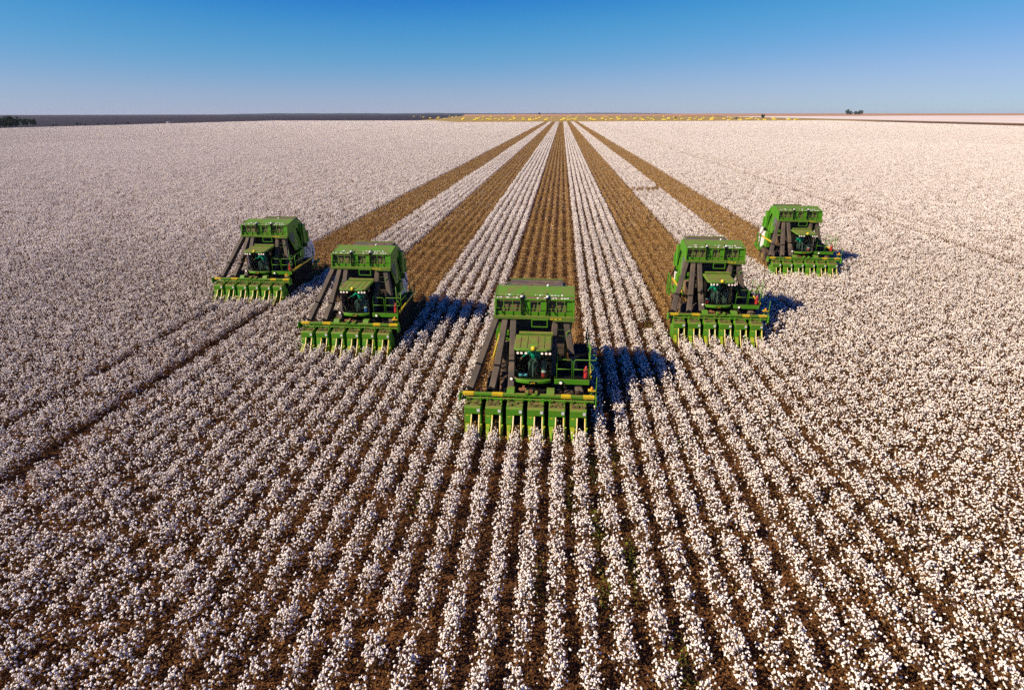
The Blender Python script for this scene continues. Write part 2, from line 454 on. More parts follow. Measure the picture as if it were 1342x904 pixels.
def cotton_seg(L, per_m, lod):
    b = NB(); npl = int(L * 9)
    py = RNG.uniform(0, L, npl); px = RNG.normal(0, 0.05, npl); ph = RNG.uniform(0.62, 1.0, npl)
    # clumps and thin places along the row
    dens = 0.85 + 0.22 * np.sin(py * 2 * math.pi * RNG.integers(1, 4) / L + RNG.uniform(0, 6)) * RNG.uniform(.3, 1)
    dens = np.clip(dens, .45, 1.2) * RNG.uniform(.75, 1.25, npl)
    cnt = RNG.multinomial(int(per_m * L), dens / dens.sum())
    idx = np.repeat(np.arange(npl), cnt); k = len(idx)
    t = RNG.beta(2.2, 1.4, k); spread = (0.06 + 0.245 * np.sqrt(1 - np.clip(t, 0, 1) ** 2 * .6))
    ang = RNG.uniform(0, 6.283, k)
    c = np.stack([px[idx] + np.cos(ang) * spread * RNG.uniform(.3, 1.15, k),
                  py[idx] + np.sin(ang) * spread * RNG.uniform(.3, 1.1, k), 0.14 + t * (ph[idx] - .14)], 1)
    if lod == 0:
        r = RNG.uniform(0.017, 0.034, k)
        for q in range(3):
            off = RNG.normal(0, 0.45, (k, 3)) * r[:, None]
            rr = np.stack([r * RNG.uniform(.65, 1, k), r * RNG.uniform(.65, 1, k), r * RNG.uniform(.7, 1.15, k)], 1)
            b.spheres(c + off, rr, ICO2 if q == 0 else ICO1, 0, .26)
        nl, nt = 230, 70
    elif lod == 1:
        r = RNG.uniform(0.030, 0.049, k)
        b.spheres(c, np.stack([r, r, r], 1), ICO1, 0, .3)
        nl, nt = 125, 16
    else:
        r = RNG.uniform(0.040, 0.062, k)
        b.spheres(c, np.stack([r, r, r], 1), OCT, 0, .3)
        nl, nt = 48, 3
    # leaves, bracts, twigs
    s = {0: 1.0, 1: 1.5, 2: 3.0}[lod]
    k = int(nl * L); i = RNG.integers(0, npl, k); ang = RNG.uniform(0, 6.283, k); rad = RNG.uniform(0, .33, k)
    c = np.stack([px[i] + np.cos(ang) * rad, py[i] + np.sin(ang) * rad, RNG.uniform(.08, .85, k) * ph[i]], 1)
    b.leaves(c, RNG.uniform(.018, .045, k) * s, 1)
    k = int(nt * L); i = RNG.integers(0, npl, k)
    p0 = np.stack([px[i], py[i], RNG.uniform(0, .6, k) * ph[i]], 1)
    ang = RNG.uniform(0, 6.283, k)
    p1 = p0 + np.stack([np.cos(ang) * .2, np.sin(ang) * .2, RNG.uniform(.08, .3, k)], 1)
    b.sticks(p0, p1, np.full(k, .005 * s), 2)
    if lod == 0:
        b.sticks(np.stack([px, py, px * 0], 1), np.stack([px + RNG.normal(0, .04, npl), py, ph], 1), np.full(npl, .008), 2)
        k = int(230 * L)   # litter on the soil between the rows
        c = np.stack([RNG.uniform(-.46, .46, k), RNG.uniform(0, L, k), RNG.uniform(.01, .16, k)], 1)
        b.leaves(c, RNG.uniform(.015, .05, k), 1)
        k = int(4 * L)
        c = np.stack([RNG.uniform(-.45, .45, k), RNG.uniform(0, L, k), np.full(k, .03)], 1)
        r = RNG.uniform(.012, .03, k); b.spheres(c, np.stack([r, r, r * .6], 1), ICO1, 0)
    return b

def stalk_seg(L, lod):
    b = NB(); s = {0: 1.0, 1: 1.7, 2: 3.4}[lod]; nl = {0: 420, 1: 150, 2: 42}[lod]
    npl = int(L * 9); py = RNG.uniform(0, L, npl); px = RNG.normal(0, .04, npl); ph = RNG.uniform(.45, .85, npl)
    k = int((7 if lod < 2 else 1.2) * L); i = RNG.integers(0, npl, k)
    c = np.stack([px[i] + RNG.normal(0, .12, k), py[i], RNG.uniform(.1, 1, k) * ph[i]], 1)
    r = RNG.uniform(.010, .024, k) * min(s, 2); b.spheres(c, np.stack([r, r, r], 1), ICO1 if lod < 2 else OCT, 0)
    k = int(nl * L); i = RNG.integers(0, npl, k); ang = RNG.uniform(0, 6.283, k); rad = np.abs(RNG.normal(0, .13, k))
    c = np.stack([px[i] + np.cos(ang) * rad, py[i] + np.sin(ang) * rad, RNG.beta(1.6, 1.2, k) * ph[i]], 1)
    b.leaves(c, RNG.uniform(.018, .042, k) * s, 1)
    if lod < 2:
        k = int((60 if lod == 0 else 15) * L); i = RNG.integers(0, npl, k)
        p0 = np.stack([px[i], py[i], RNG.uniform(0, .5, k) * ph[i]], 1); ang = RNG.uniform(0, 6.283, k)
        p1 = p0 + np.stack([np.cos(ang) * .18, np.sin(ang) * .18, RNG.uniform(.1, .35, k)], 1)
        b.sticks(p0, p1, np.full(k, .005 * s), 2)
    k = int({0: 120, 1: 20, 2: 4}[lod] * L)
    c = np.stack([RNG.uniform(-.46, .46, k), RNG.uniform(0, L, k), RNG.uniform(.01, .07, k)], 1)
    b.leaves(c, RNG.uniform(.015, .04, k) * s, 1)
    return b

SEG = [2.5, 10.0, 40.0]; NV = [8, 6, 4]
for lod in range(3):
    for v in range(NV[lod]):
        lib_add(LIB_PICK, 'c%d_%02d' % (lod, v), cotton_seg(SEG[lod], [100, 80, 64][lod], lod).mesh('c', [boll_m, dry_m, stem_m]))
        lib_add(LIB_CUT, 'c%d_%02d' % (lod, v), stalk_seg(SEG[lod], lod).mesh('s', [boll_m, stalk_m, stem_m]))
BASE = [0, NV[0], NV[0] + NV[1]]

XC, DX = -1.15, 0.9
MACH = {'C': (-1.15, 21.40), 'L2': (-11.95, 29.60), 'L1': (-22.70, 38.45), 'R1': (9.65, 32.80), 'R2': (20.45, 48.15)}
cut_rows = {}
for key, (mx, my) in MACH.items():
    k0 = round((mx - XC) / DX) - 3
    for k in range(k0, k0 + 6): cut_rows[k] = my - 0.25
TRACKS = {-20.05: .95, -23.65: .6, 6.95: .2, 10.55: .22, 40.25: 1.4, 43.85: 1.1, -83.05: .5, -86.65: .5, -146.05: .6, -149.65: .6,
          -240.55: 1.2, -244.15: 1.1, 106.85: .4, 110.45: .4, 172.55: .5}
fwd = np.array([-math.sin(YAW), math.cos(YAW)]); rgt = np.array([math.cos(YAW), math.sin(YAW)])
HALF = 1342 / 2 / 750 * 1.10

def visible(x, y, L):
    z = (x * fwd[0] + (y + L / 2) * fwd[1]); s = abs(x * rgt[0] + (y + L / 2) * rgt[1])
    return s < HALF * (max(z, 0) * math.cos(PITCH) + CAM_H * math.sin(PITCH) + 2) + L * .6 + 1.5

def field_end(x):
    return 1040 if x < -220 else (900 + 0.3 * x if x > -150 else 860 + (-150 - x) / 70 * 180)

def smooth_noise(x, y, s):
    return (math.sin(x / s * 1.3 + 1.7 * math.sin(y / s * .7)) + math.sin(y / s * .9 + 2.1 * math.sin(x / s * .8 + 1)) + math.sin((x + y) / s * .53 + 4)) / 3

def bare(x, y):
    for bx, by, rx, ry in ((5.6, 34.5, .3, .8),):
        if abs(x - bx) < rx and abs(y - by) < ry: return True
    return False

pick_pts, cut_pts = [], []
def lay(k, y0, y1, cut):
    x = XC + (k + .5) * DX
    tr = [t for t in TRACKS if abs(t - x) < .62]
    tw = TRACKS[tr[0]] if tr else 0
    y = y0 + (0 if cut or y0 > 5 else random.uniform(0, 2.5))
    while y < y1:
        d = math.hypot(x, y)
        j_ = random.uniform(.82, 1.18)
        lod = 0 if d < 76 * j_ else (1 if d < 380 * j_ * random.uniform(.85, 1.15) else 2)
        if lod == 2 and y + 40 > y1 + 5: lod = 1
        if lod == 1 and y + 10 > y1 + 1.2: lod = 0
        L = SEG[lod]
        if visible(x, y, L):
            n1 = smooth_noise(x, y, 3.1); n2 = smooth_noise(x + 50, y, 14)
            sx = 1 + .06 * n1 + .05 * n2 + random.uniform(-.04, .04); sz = 1 + .08 * n2 + .04 * n1 + random.uniform(-.05, .05)
            xx = x + random.uniform(-.02, .02) + (.025 * math.sin(y / 6 + k))
            if lod == 2: sx *= 1.05
            rot = 0.0; yy = y; fl = random.random() < .5
            if fl: rot = math.pi; yy = y + L
            if tr and not cut:
                s = 1 if x > tr[0] else -1
                sx *= 1 - .28 * min(tw, 1.1); xx += s * .27 * tw; sz *= 1 - .08 * tw
            skip = False
            if not cut:
                if lod == 0 and (bare(x, y + L / 2) or random.random() < (.03 if tw == -1 else 0)): skip = True
            if not skip:
                (cut_pts if cut else pick_pts).append((xx, yy, 0.0, rot, sx, 1.04, sz, BASE[lod] + random.randrange(NV[lod])))
        y += L

KMIN, KMAX = round((-508 - XC) / DX), round((428 - XC) / DX)
for k in range(KMIN, KMAX):
    x = XC + (k + .5) * DX; ye = field_end(x)
    if k in cut_rows:
        lay(k, 3, cut_rows[k] - 2.5, False)
        rest = cut_rows[k] - 2.5        # last piece ends exactly at the header
        pick_pts.append((x, rest, 0, 0, .8, 1.0, .97, random.randrange(NV[0])))
        lay(k, cut_rows[k], ye, True)
    else:
        kk = (k - 6) // 12
        if 12.3 < x < 17.8:          # a gap where something drove across the strip
            g0 = 101.5 + (x - 12) * .4 + random.uniform(-.8, .8); lay(k, 3, g0, False); lay(k, g0 + 2.4, g0 + 4.4, True); lay(k, g0 + random.uniform(3.8, 6.0), ye, False)
        else:
            lay(k, 3, ye, False)

def scatter(name, pts, coll):
    a = np.array(pts, dtype=np.float64); n = len(a)
    me = bpy.data.meshes.new(name); me.vertices.add(n); me.vertices.foreach_set('co', a[:, :3].astype(np.float32).ravel())
    def attr(nm, typ, field, data):
        at = me.attributes.new(nm, typ, 'POINT'); at.data.foreach_set(field, data)
    rot = np.zeros((n, 3), np.float32); rot[:, 2] = a[:, 3]
    attr('rot', 'FLOAT_VECTOR', 'vector', rot.ravel()); attr('scl', 'FLOAT_VECTOR', 'vector', a[:, 4:7].astype(np.float32).ravel())
    attr('lib', 'INT', 'value', a[:, 7].astype(np.int32))
    o = bpy.data.objects.new(name, me); COL.objects.link(o)
    ng = bpy.data.node_groups.new(name, 'GeometryNodeTree')
    ng.interface.new_socket('Geometry', in_out='INPUT', socket_type='NodeSocketGeometry')
    ng.interface.new_socket('Geometry', in_out='OUTPUT', socket_type='NodeSocketGeometry')
    N, L = ng.nodes, ng.links
    gi = N.new('NodeGroupInput'); go = N.new('NodeGroupOutput')
    m2p = N.new('GeometryNodeMeshToPoints'); iop = N.new('GeometryNodeInstanceOnPoints')
    ci = N.new('GeometryNodeCollectionInfo'); ci.inputs['Collection'].default_value = coll
    ci.inputs['Separate Children'].default_value = True; ci.inputs['Reset Children'].default_value = True
    def na(nm, t):
        q = N.new('GeometryNodeInputNamedAttribute'); q.data_type = t; q.inputs['Name'].default_value = nm; return q.outputs[0]
    L.new(gi.outputs[0], m2p.inputs[0]); L.new(m2p.outputs[0], iop.inputs['Points'])
    L.new(ci.outputs[0], iop.inputs['Instance']); iop.inputs['Pick Instance'].default_value = True
    L.new(na('lib', 'INT'), iop.inputs['Instance Index'])
    L.new(na('rot', 'FLOAT_VECTOR'), iop.inputs['Rotation']); L.new(na('scl', 'FLOAT_VECTOR'), iop.inputs['Scale'])
    L.new(iop.outputs[0], go.inputs[0])
    md = o.modifiers.new('plants', 'NODES'); md.node_group = ng
    print(name, n)
    return o
tag(scatter('cotton_plants', pick_pts, LIB_PICK), 'rows of ripe cotton plants full of open white bolls', 'cotton', kind='stuff')
tag(scatter('picked_stalks', cut_pts, LIB_CUT), 'golden brown strips of picked cotton stalks behind the machines', 'stubble', kind='stuff')

# weeds in the furrows
wb = NB()
for (x, y, n, r) in [(1.55, 15.5, 46, .22), (.65, 17.2, 26, .2), (2.5, 14.0, 30, .2), (1.6, 18.6, 20, .2), (3.4, 10.5, 22, .2), (-.3, 13.2, 14, .16),
                     (1.55, 12.8, 18, .2), (2.5, 19.5, 12, .2), (-4.8, 16.2, 10, .2), (5.2, 21, 10, .2), (5.9, 34.5, 40, .5), (-12.5, 12.2, 12, .2)]:
    c = np.stack([RNG.normal(x, r * .6, n * 6), RNG.normal(y, r * 3.2, n * 6), RNG.uniform(.03, .4, n * 6)], 1)
    wb.leaves(c, RNG.uniform(.02, .06, n * 6), 0)
weed_m = island_ramp('weed_leaf', [(0.06, 0.11, 0.012), (0.13, 0.16, 0.02), (0.20, 0.17, 0.03), (0.08, 0.10, 0.015)])
wo_ = bpy.data.objects.new('weeds', wb.mesh('weeds', [weed_m])); COL.objects.link(wo_)
tag(wo_, 'low yellow green weeds growing in the furrows between the rows', 'weeds', kind='stuff')

# ------------------------------------------------------------------ cotton picker
def make_picker():
    P = empty('cotton_picker')
    # ---- chassis
    b = MB(); b.box(-.75, .85, 1.3, 7.2, 1.0, 1.65); b.box(-1.0, 1.1, 3.2, 6.6, 1.6, 2.3)
    b.beam((-1.9, 2.4, .95), (1.9, 2.4, .95), .3, .3); b.beam((-1.5, 5.9, .75), (1.5, 5.9, .75), .25, .25)
    b.box(-.5, -.35, .7, 1.5, 1.0, 1.25); b.box(.45, .6, .7, 1.5, 1.0, 1.25)
    b.build('chassis', M['black'], P)
    # ---- wheels
    def wheel(x, y, r, w):
        t = MB(); t.ring([(r * .58, -w / 2), (r * .9, -w / 2), (r, -w * .36), (r, w * .36), (r * .9, w / 2), (r * .58, w / 2)], (x, y, r), 32)
        for i in range(22):
            a = 2 * math.pi * i / 22
            for s in (-1, 1):
                a2 = a + s * .07
                p0 = (x, y + (r + .015) * math.cos(a2), r + (r + .015) * math.sin(a2)); p1 = (x + s * w * .47, y + (r + .01) * math.cos(a2 + .12), r + (r + .01) * math.sin(a2 + .12))
                t.beam(p0, p1, .06, .06)
        W = t.build('wheel', M['tyre'], P)
        q = MB(); q.ring([(.02, -w * .12), (r * .3, -w * .12), (r * .57, -w * .34), (r * .57, w * .34), (r * .3, w * .12), (.02, w * .12)], (x, y, r), 24)
        q.build('rim', M['rim'], W)
    for x in (-1.75, -1.15, 1.15, 1.75): wheel(x, 2.5, .92, .46)
    for x in (-1.45, 1.45): wheel(x, 5.95, .72, .48)
    # ---- header beam
    b = MB(); b.box(-3.02, 2.95, .55, .72, 1.76, 1.88); b.tube([(-2.95, .62, 1.62), (2.9, .62, 1.62)], .07, 8)
    for x in (-.95, .82):
        b.prism([(.62, 1.88), (.95, 1.88), (1.25, 1.5), (1.05, 2.02), (.75, 2.05)], x, x + .34)
    b.box(-.12, .02, .52, .8, 1.88, 2.0); b.box(.3, .42, .52, .8, 1.88, 1.98)
    b.box(-3.06, -3.0, .4, .85, 1.5, 1.9); b.box(2.95, 3.0, .4, .85, 1.45, 1.9)
    hb = b.build('header_beam', M['header_green'], P, bevel=.012)
    for x0, x1 in ((-2.9, -2.42), (-1.6, -1.12), (1.45, 1.88), (2.42, 2.9)):
        MB().box(x0, x1, .545, .725, 1.775, 1.886).build('yellow_strip', M['yellow'], hb)
    MB().tube([(2.97, .62, 1.88), (2.97, .62, 2.78)], .022).tube([(2.95, .6, 2.2), (2.6, .9, 1.7)], .018).build('marker_post', M['green'], hb)
    q = MB().box(2.62, 2.95, .55, .75, 2.14, 2.18).build('lamp_bracket', M['yellow'], hb)
    MB().lathe([(.001, 0), (.055, 0), (.055, .1), (.03, .14), (.001, .15)], (2.78, .64, 2.181)).build('marker_lamp', M['amber'], hb, True)
    # hydraulic hoses, motors and rusty drive parts behind the beam
    rr = random.Random(3)
    b = MB()
    for i in range(26):
        x = rr.uniform(-2.6, 2.7); w = rr.uniform(.1, .45); h = rr.uniform(.12, .34)
        b.tube([(x, .85, 1.5), (x + w * .2, .95, 1.6 + h), (x + w * .7, 1.0, 1.62 + h), (x + w, .95, 1.45)], rr.uniform(.018, .035), 6)
    for x in (-2.75, -1.72, -.95, .15, 1.35):
        b.tube([(x - .2, 1.0, 1.5), (x - .15, 1.0, 1.85), (x, 1.0, 1.98), (x + .2, 1.0, 1.85), (x + .25, 1.0, 1.5)], .045, 7)
    b.build('hose_bundle', M['black'], P, True)
    b = MB()
    for i in range(16):
        x = rr.uniform(-2.3, 2.3); y = rr.uniform(.85, 1.35); z = rr.uniform(1.45, 1.7)
        b.box(x, x + rr.uniform(.06, .28), y, y + rr.uniform(.08, .25), z - .1, z + rr.uniform(.05, .2))
    b.box(-.45, -.1, 1.0, 1.2, 1.6, 1.9); b.box(.05, .2, .9, 1.1, 1.7, 1.93)
    b.box(-2.3, 2.5, .84, 1.5, 1.40, 1.47)
    b.build('drive_gearbox', M['rust'], P, bevel=.015)
    b = MB(); b.box(-2.7, 2.7, .8, 1.5, .95, 1.48); b.build('header_frame', M['black'], P)
    # ---- row units
    for i in range(6):
        cx = -2.25 + .9 * i
        b = MB()
        b.prism([(0, 1.16), (0, 1.44), (.10, 1.50), (.62, 1.56), (.62, 1.16)], cx - .47, cx + .22)        # hood
        b.prism([(.012, 1.16), (.88, 1.16), (.88, .42), (.02, .48), (-.08, .78)], cx - .468, cx - .17)   # drum cabinet
        b.prism([(.03, 1.16), (.88, 1.16), (.88, .42), (.02, .48), (-.02, .78)], cx + .17, cx + .245)
        b.box(cx + .15, cx + .22, .42, .5, 1.5, 1.76); b.box(cx - .44, cx - .38, .42, .5, 1.5, 1.76)      # hangers
        b.box(cx - .3, cx + .1, .66, .86, 1.2, 1.46)
        U = b.build('row_unit', M['header_green'], P, bevel=.014)
        for xa, xb in ((cx - .44, cx - .24), (cx + .19, cx + .30)):
            xm = (xa + xb) / 2
            q = MB(); q.add([(xa, -.07, .74), (xb, -.07, .74), (xb, -.02, .44), (xa, -.02, .44), (xm - .02, -.72, .30), (xm + .02, -.72, .30), (xm + .02, -.70, .35), (xm - .02, -.70, .35),
                            (xa + .03, -.38, .60), (xb - .03, -.38, .60)],
                           [(0, 1, 9, 8), (8, 9, 6, 7), (4, 5, 2, 3), (0, 3, 2, 1), (7, 6, 5, 4), (0, 8, 7, 4, 3), (1, 2, 5, 6, 9)])
            q.build('divider_tip', M['tip'], U, bevel=.01)
        MB().box(cx - .15, cx + .15, .3, .86, .3, 1.14).build('throat', M['black'], U)
        b = MB()
        for k in range(26):
            b.box(*(lambda x, y: (x, x + rr.uniform(.03, .10), y, y + rr.uniform(.03, .1)))(cx + rr.uniform(-.45, .12), rr.uniform(.12, .5)), 1.5, 1.54 + rr.uniform(.0, .06))
        b.box(cx - .455, cx + .205, .13, .60, 1.49, 1.512)
        b.build('trash_layer', M['trash'], U)
        for s in (-1, 1):
            MB().sweep([(cx + s * .165, -.02, 1.15), (cx + s * .17, -.22, .80), (cx + s * .20, -.55, .50), (cx + s * .21, -.85, .28)], .05, .03).build('guide_bar', M['guide'], U, True)
        MB().box(cx - .41, cx - .29, -.012, .05, .93, 1.10).build('yellow_sticker', M['yellow'], U)
        MB().box(cx + .07, cx + .19, -.012, .03, 1.27, 1.40).build('white_sticker', M['white'], U)
    # ---- air ducts
    ducts = [[(-2.62, 1.15, 1.62), (-2.30, 1.95, 2.5), (-1.62, 3.40, 4.32)],
             [(-1.66, 1.15, 1.62), (-1.48, 1.95, 2.45), (-1.22, 3.42, 4.30)],
             [(-.82, 1.3, 1.62), (-.84, 2.2, 2.6), (-.86, 3.42, 4.30)],
             [(.95, 2.3, 1.9), (1.02, 3.2, 3.5), (1.05, 3.42, 4.30)],
             [(2.02, 2.6, 1.9), (1.84, 2.9, 2.7), (1.52, 3.42, 4.30)],
             [(2.25, 1.3, 1.5), (1.9, 2.6, 1.75), (1.7, 3.0, 1.85)]]
    for d in ducts:
        o = MB().sweep(d, .29, .36).build('air_duct', M['duct'], P, bevel=.0)
        a, c = Vector(d[1]), Vector(d[2]); dr = (c - a).normalized()
        MB().sweep([a - dr * .05, a + dr * .05], .32, .39).build('duct_clamp', M['black'], o)
    # ---- lower machine body between the ducts
    b = MB(); b.box(-1.5, 1.6, 3.95, 5.0, 1.9, 4.2); b.box(-1.2, 1.4, 3.1, 3.95, 1.6, 2.2)
    b.build('engine_body', M['black'], P)
    b = MB(); b.box(-1.62, -1.52, 3.75, 5.0, 2.3, 2.42); b.box(-1.6, -1.0, 3.86, 3.94, 3.0, 3.08); b.box(-1.58, -1.5, 3.8, 3.9, 2.0, 4.2)
    b.beam((-1.55, 3.8, 2.4), (-1.05, 3.8, 3.1), .05, .05); b.box(-.6, .6, 3.8, 3.92, 2.9, 2.96)
    for (x, z) in ((-1.45, 2.7), (-1.4, 3.25), (-.55, 3.35)): b.box(x, x + .28, 3.75, 3.93, z, z + .22)
    b.build('support_frame', M['green'], P, bevel=.01)
    b = MB()
    for i in range(9): b.box(-1.62, -1.14, 3.02, 3.08, 2.25 + i * .09, 2.30 + i * .09)
    b.box(-1.62, -1.14, 3.08, 3.6, 2.22, 3.06)
    b.build('radiator_grille', M['steel'], P)
    b = MB()
    for i in range(18):
        x = rr.uniform(-1.1, 1.3); z = rr.uniform(2.3, 4.0)
        b.box(x, x + rr.uniform(.05, .3), 3.86, 3.95, z, z + rr.uniform(.05, .25))
    b.box(-1.12, 1.5, 3.92, 3.947, 2.25, 4.2)
    b.build('machinery', M['duct'], P)
    # ---- cab
    X0, X1 = -.70, .93
    def arc(x0, x1, yf, yb, bul, n=10):
        pts = [(x0 + (x1 - x0) * i / n, yf + bul * (1 - math.sin(math.pi * (i / n)) ** .7)) for i in range(n + 1)]
        return pts + [(x1, yb), (x0, yb)]
    b = MB(); b.plan(arc(X0 + .04, X1 - .04, 1.50, 2.95, .16), 2.02, 2.10); b.box(X0 + .05, X1 - .05, 2.86, 2.95, 2.1, 3.5)
    b.box(X0 + .1, X1 - .1, 1.9, 2.8, 1.62, 2.02)
    cab = b.build('cab', M['black'], P)
    o = arc(X0, X1, 1.30, 1.62, .22, 14)
    b = MB(); b.plan(o, 1.93, 2.09); bp = b.build('cab_bumper', M['green'], cab, bevel=.03)
    MB().box(-.02, .28, 1.262, 1.31, 1.93, 2.07).build('emblem_plate', M['black'], bp)
    deer = [(.01, 1.99), (.05, 2.00), (.09, 2.02), (.14, 2.025), (.18, 2.02), (.20, 2.055), (.225, 2.06), (.245, 2.04), (.215, 2.03),
            (.205, 2.005), (.235, 1.975), (.22, 1.97), (.18, 1.995), (.10, 1.99), (.06, 1.975), (.02, 1.955), (.03, 1.975)]
    q = MB(); n = len(deer); q.add([(x, 1.250, z) for x, z in deer] + [(x, 1.262, z) for x, z in deer],
        [tuple(range(n)), tuple(range(2 * n - 1, n - 1, -1))] + [(i, i + n, (i + 1) % n + n, (i + 1) % n) for i in range(n)])
    q.build('leaping_deer_emblem', M['yellow'], bp)
    # windscreen, side glass
    def pane(name, pb, pt, th=.012):
        b = MB(); n = len(pb)
        off = Vector((0, th, 0))
        vs = [Vector(p) for p in pb] + [Vector(p) for p in pt]; vs2 = [v + off for v in vs]
        fs = [(i, i + 1, n + i + 1, n + i) for i in range(n - 1)]
        fs2 = [(a + 2 * n, d + 2 * n, c + 2 * n, bb + 2 * n) for a, bb, c, d in fs]
        b.add(vs + vs2, fs + fs2)
        o = b.build(name, M['glass'], cab, True); return o
    n = 10
    fb = [(X0 + .03 + (X1 - X0 - .06) * i / n, 1.37 + .20 * (1 - math.sin(math.pi * i / n) ** .7), 2.09) for i in range(n + 1)]
    ft = [(x, y + .05, 3.52) for x, y, z in fb]
    pane('windscreen', fb, ft)
    for x in (X0 + .02, X1 - .02):
        g = MB(); g.add([(x, 1.6, 2.1), (x, 2.86, 2.1), (x, 2.86, 3.5), (x, 1.64, 3.46), (x + .008, 1.6, 2.1), (x + .008, 2.86, 2.1), (x + .008, 2.86, 3.5), (x + .008, 1.64, 3.46)],
                        [(0, 1, 2, 3), (7, 6, 5, 4), (0, 3, 7, 4), (1, 5, 6, 2)])
        g.build('side_window', M['glass'], cab)
    b = MB()
    for x in (X0 + .02, X1 - .02):
        b.beam((x, 1.58, 2.09), (x, 1.63, 3.48), .05, .05); b.beam((x, 2.86, 2.09), (x, 2.88, 3.55), .07, .07)
        b.beam((x, 2.3, 2.09), (x, 2.3, 3.5), .035, .035)
    b.build('window_frame', M['black'], cab)
    # roof
    def roofline(x0, x1, y0, y1, c):
        return [(x0 + c, y0), (x1 - c, y0), (x1 - c * .3, y0 + c * .3), (x1, y0 + c), (x1, y1), (x0, y1), (x0, y0 + c), (x0 + c * .3, y0 + c * .3)]
    def slab(name, outl, za, zb, sl, m, par, bev=0.0):
        n = len(outl)
        vs = [(x, y, za + sl * (y - 1.2)) for x, y in outl] + [(x, y, zb + sl * (y - 1.2)) for x, y in outl]
        fs = [tuple(reversed(range(n))), tuple(range(n, 2 * n))] + [(i, (i + 1) % n, (i + 1) % n + n, i + n) for i in range(n)]
        return MB().add(vs, fs).build(name, m, par, bevel=bev)
    roof = slab('cab_roof', roofline(X0 + .0, X1 - .0, 1.24, 2.76, .22), 3.51, 3.61, .06, M['roof_green'], cab, .02)
    xs = [X0 + .03, -.42, -.12, .34, .62, X1 - .03]
    for i in range(5):
        slab('roof_panel', [(xs[i] + .012, 1.34), (xs[i + 1] - .012, 1.34), (xs[i + 1] - .012, 2.58), (xs[i] + .012, 2.58)], 3.606, 3.635, .06, M['roof_green'], roof, .008)
    MB().box(X0 + .14, X1 + .04, 2.66, 2.86, 3.70, 3.83).build('roof_spoiler', M['lip_green'], roof, bevel=.015)
    for x in (-.52, -.36, -.17, .52, .70, .86):
        MB().lathe([(.001, 0), (.05, 0), (.068, .03), (.068, .09)], (0, 0, 0), 12)
        q = MB(); q.tube([(x, 1.19, 3.455), (x, 1.29, 3.47)], .062, 12); L = q.build('work_light', M['black'], roof)
        MB().tube([(x, 1.18, 3.453), (x, 1.191, 3.455)], .055, 12).build('lamp_lens', M['lamp'], L)
    MB().lathe([(.001, -.02), (.10, -.02), (.105, .05), (.085, .12), (.04, .15), (.001, .155)], (.14, 1.30, 3.58)).build('beacon', M['beacon'], roof, True)
    for x, z in ((X0 - .12, 2.12), (1.36, 2.0)):
        q = MB().tube([(x, 1.40, z), (x, 1.52, z)], .065, 12).build('marker_light', M['black'], cab)
        MB().tube([(x, 1.385, z), (x, 1.40, z)], .062, 12).build('lamp_lens', M['lamp'], q)
    MB().box(X0 - .2, X0 + .1, 1.5, 1.56, 2.09, 2.13).build('lamp_arm', M['steel'], cab)
    # cab inside
    b = MB(); b.box(-.12, .36, 2.32, 2.78, 2.10, 2.50); b.box(-.12, .36, 2.72, 2.84, 2.5, 3.15); b.build('seat', M['trousers'], cab, bevel=.04)
    b = MB(); b.tube([(.12, 1.75, 2.1), (.12, 1.95, 2.75)], .04); b.build('steering_column', M['grey'], cab)
    q = MB(); pts = [(.12 + .18 * math.cos(t), 1.97 + .06 * math.sin(t), 2.80 + .15 * math.sin(t)) for t in (2 * math.pi * i / 16 for i in range(17))]
    q.tube(pts, .016, 6); q.build('steering_wheel', M['black'], cab, True)
    MB().box(.5, .72, 1.9, 2.7, 2.1, 2.62).box(.48, .74, 1.75, 1.9, 2.5, 2.85).build('console', M['grey'], cab, bevel=.02)
    # mirrors
    MB().tube([(X0 - .03, 1.55, 3.2), (X0 - .28, 1.4, 3.2), (X0 - .28, 1.4, 3.0)], .014).box(X0 - .34, X0 - .22, 1.37, 1.40, 2.75, 3.05).build('mirror', M['black'], cab)
    # ---- platform beside the cab
    b = MB(); b.box(1.08, 2.62, 1.60, 3.2, 2.03, 2.07); b.box(1.08, 2.62, 1.55, 1.60, 1.86, 2.10)
    pf = b.build('platform', M['green'], P, bevel=.008)
    MB().box(1.1, 2.6, 1.62, 3.18, 2.072, 2.080).build('deck', M['black'], pf)
    b = MB()
    def rail(p, r=.02): b.tube(p, r, 6)
    y = 1.58
    rail([(1.18, y, 2.1), (1.18, y, 2.98), (1.24, y, 3.04), (1.78, y, 3.04), (1.84, y, 2.96), (1.84, y, 2.1)])
    rail([(1.92, y, 2.1), (1.92, y, 2.96), (1.98, y, 3.04), (2.86, y, 3.04), (2.86, y, 3.2)])
    rail([(1.18, y, 2.58), (1.84, y, 2.58)]); rail([(1.92, y, 2.58), (2.62, y, 2.58)])
    rail([(2.60, y, 2.1), (2.60, y, 3.72)], .024)
    rail([(2.62, y + .05, 3.04), (2.62, y + .05, 3.2), (2.75, y + .05, 3.28), (2.82, y, 3.28)]); rail([(2.62, y, 2.9), (2.78, y, 2.7), (2.74, y, 2.58), (2.62, y, 2.58)])
    rail([(1.18, 1.6, 3.04), (1.18, 3.1, 3.04), (1.18, 3.1, 2.1)]); rail([(2.60, 1.6, 3.04), (2.60, 2.2, 3.04)])
    b.build('railing', M['green'], pf, True)
    b = MB(); b.lathe([(.001, 0), (.095, 0), (.10, .04), (.10, .44), (.05, .52), (.03, .6), (.001, .62)], (2.46, 1.74, 2.085)); b.tube([(2.46, 1.74, 2.66), (2.40, 1.7, 2.5), (2.36, 1.7, 2.2)], .014)
    b.build('fire_extinguisher', M['red'], pf, True)
    # ladder to the basket
    b = MB()
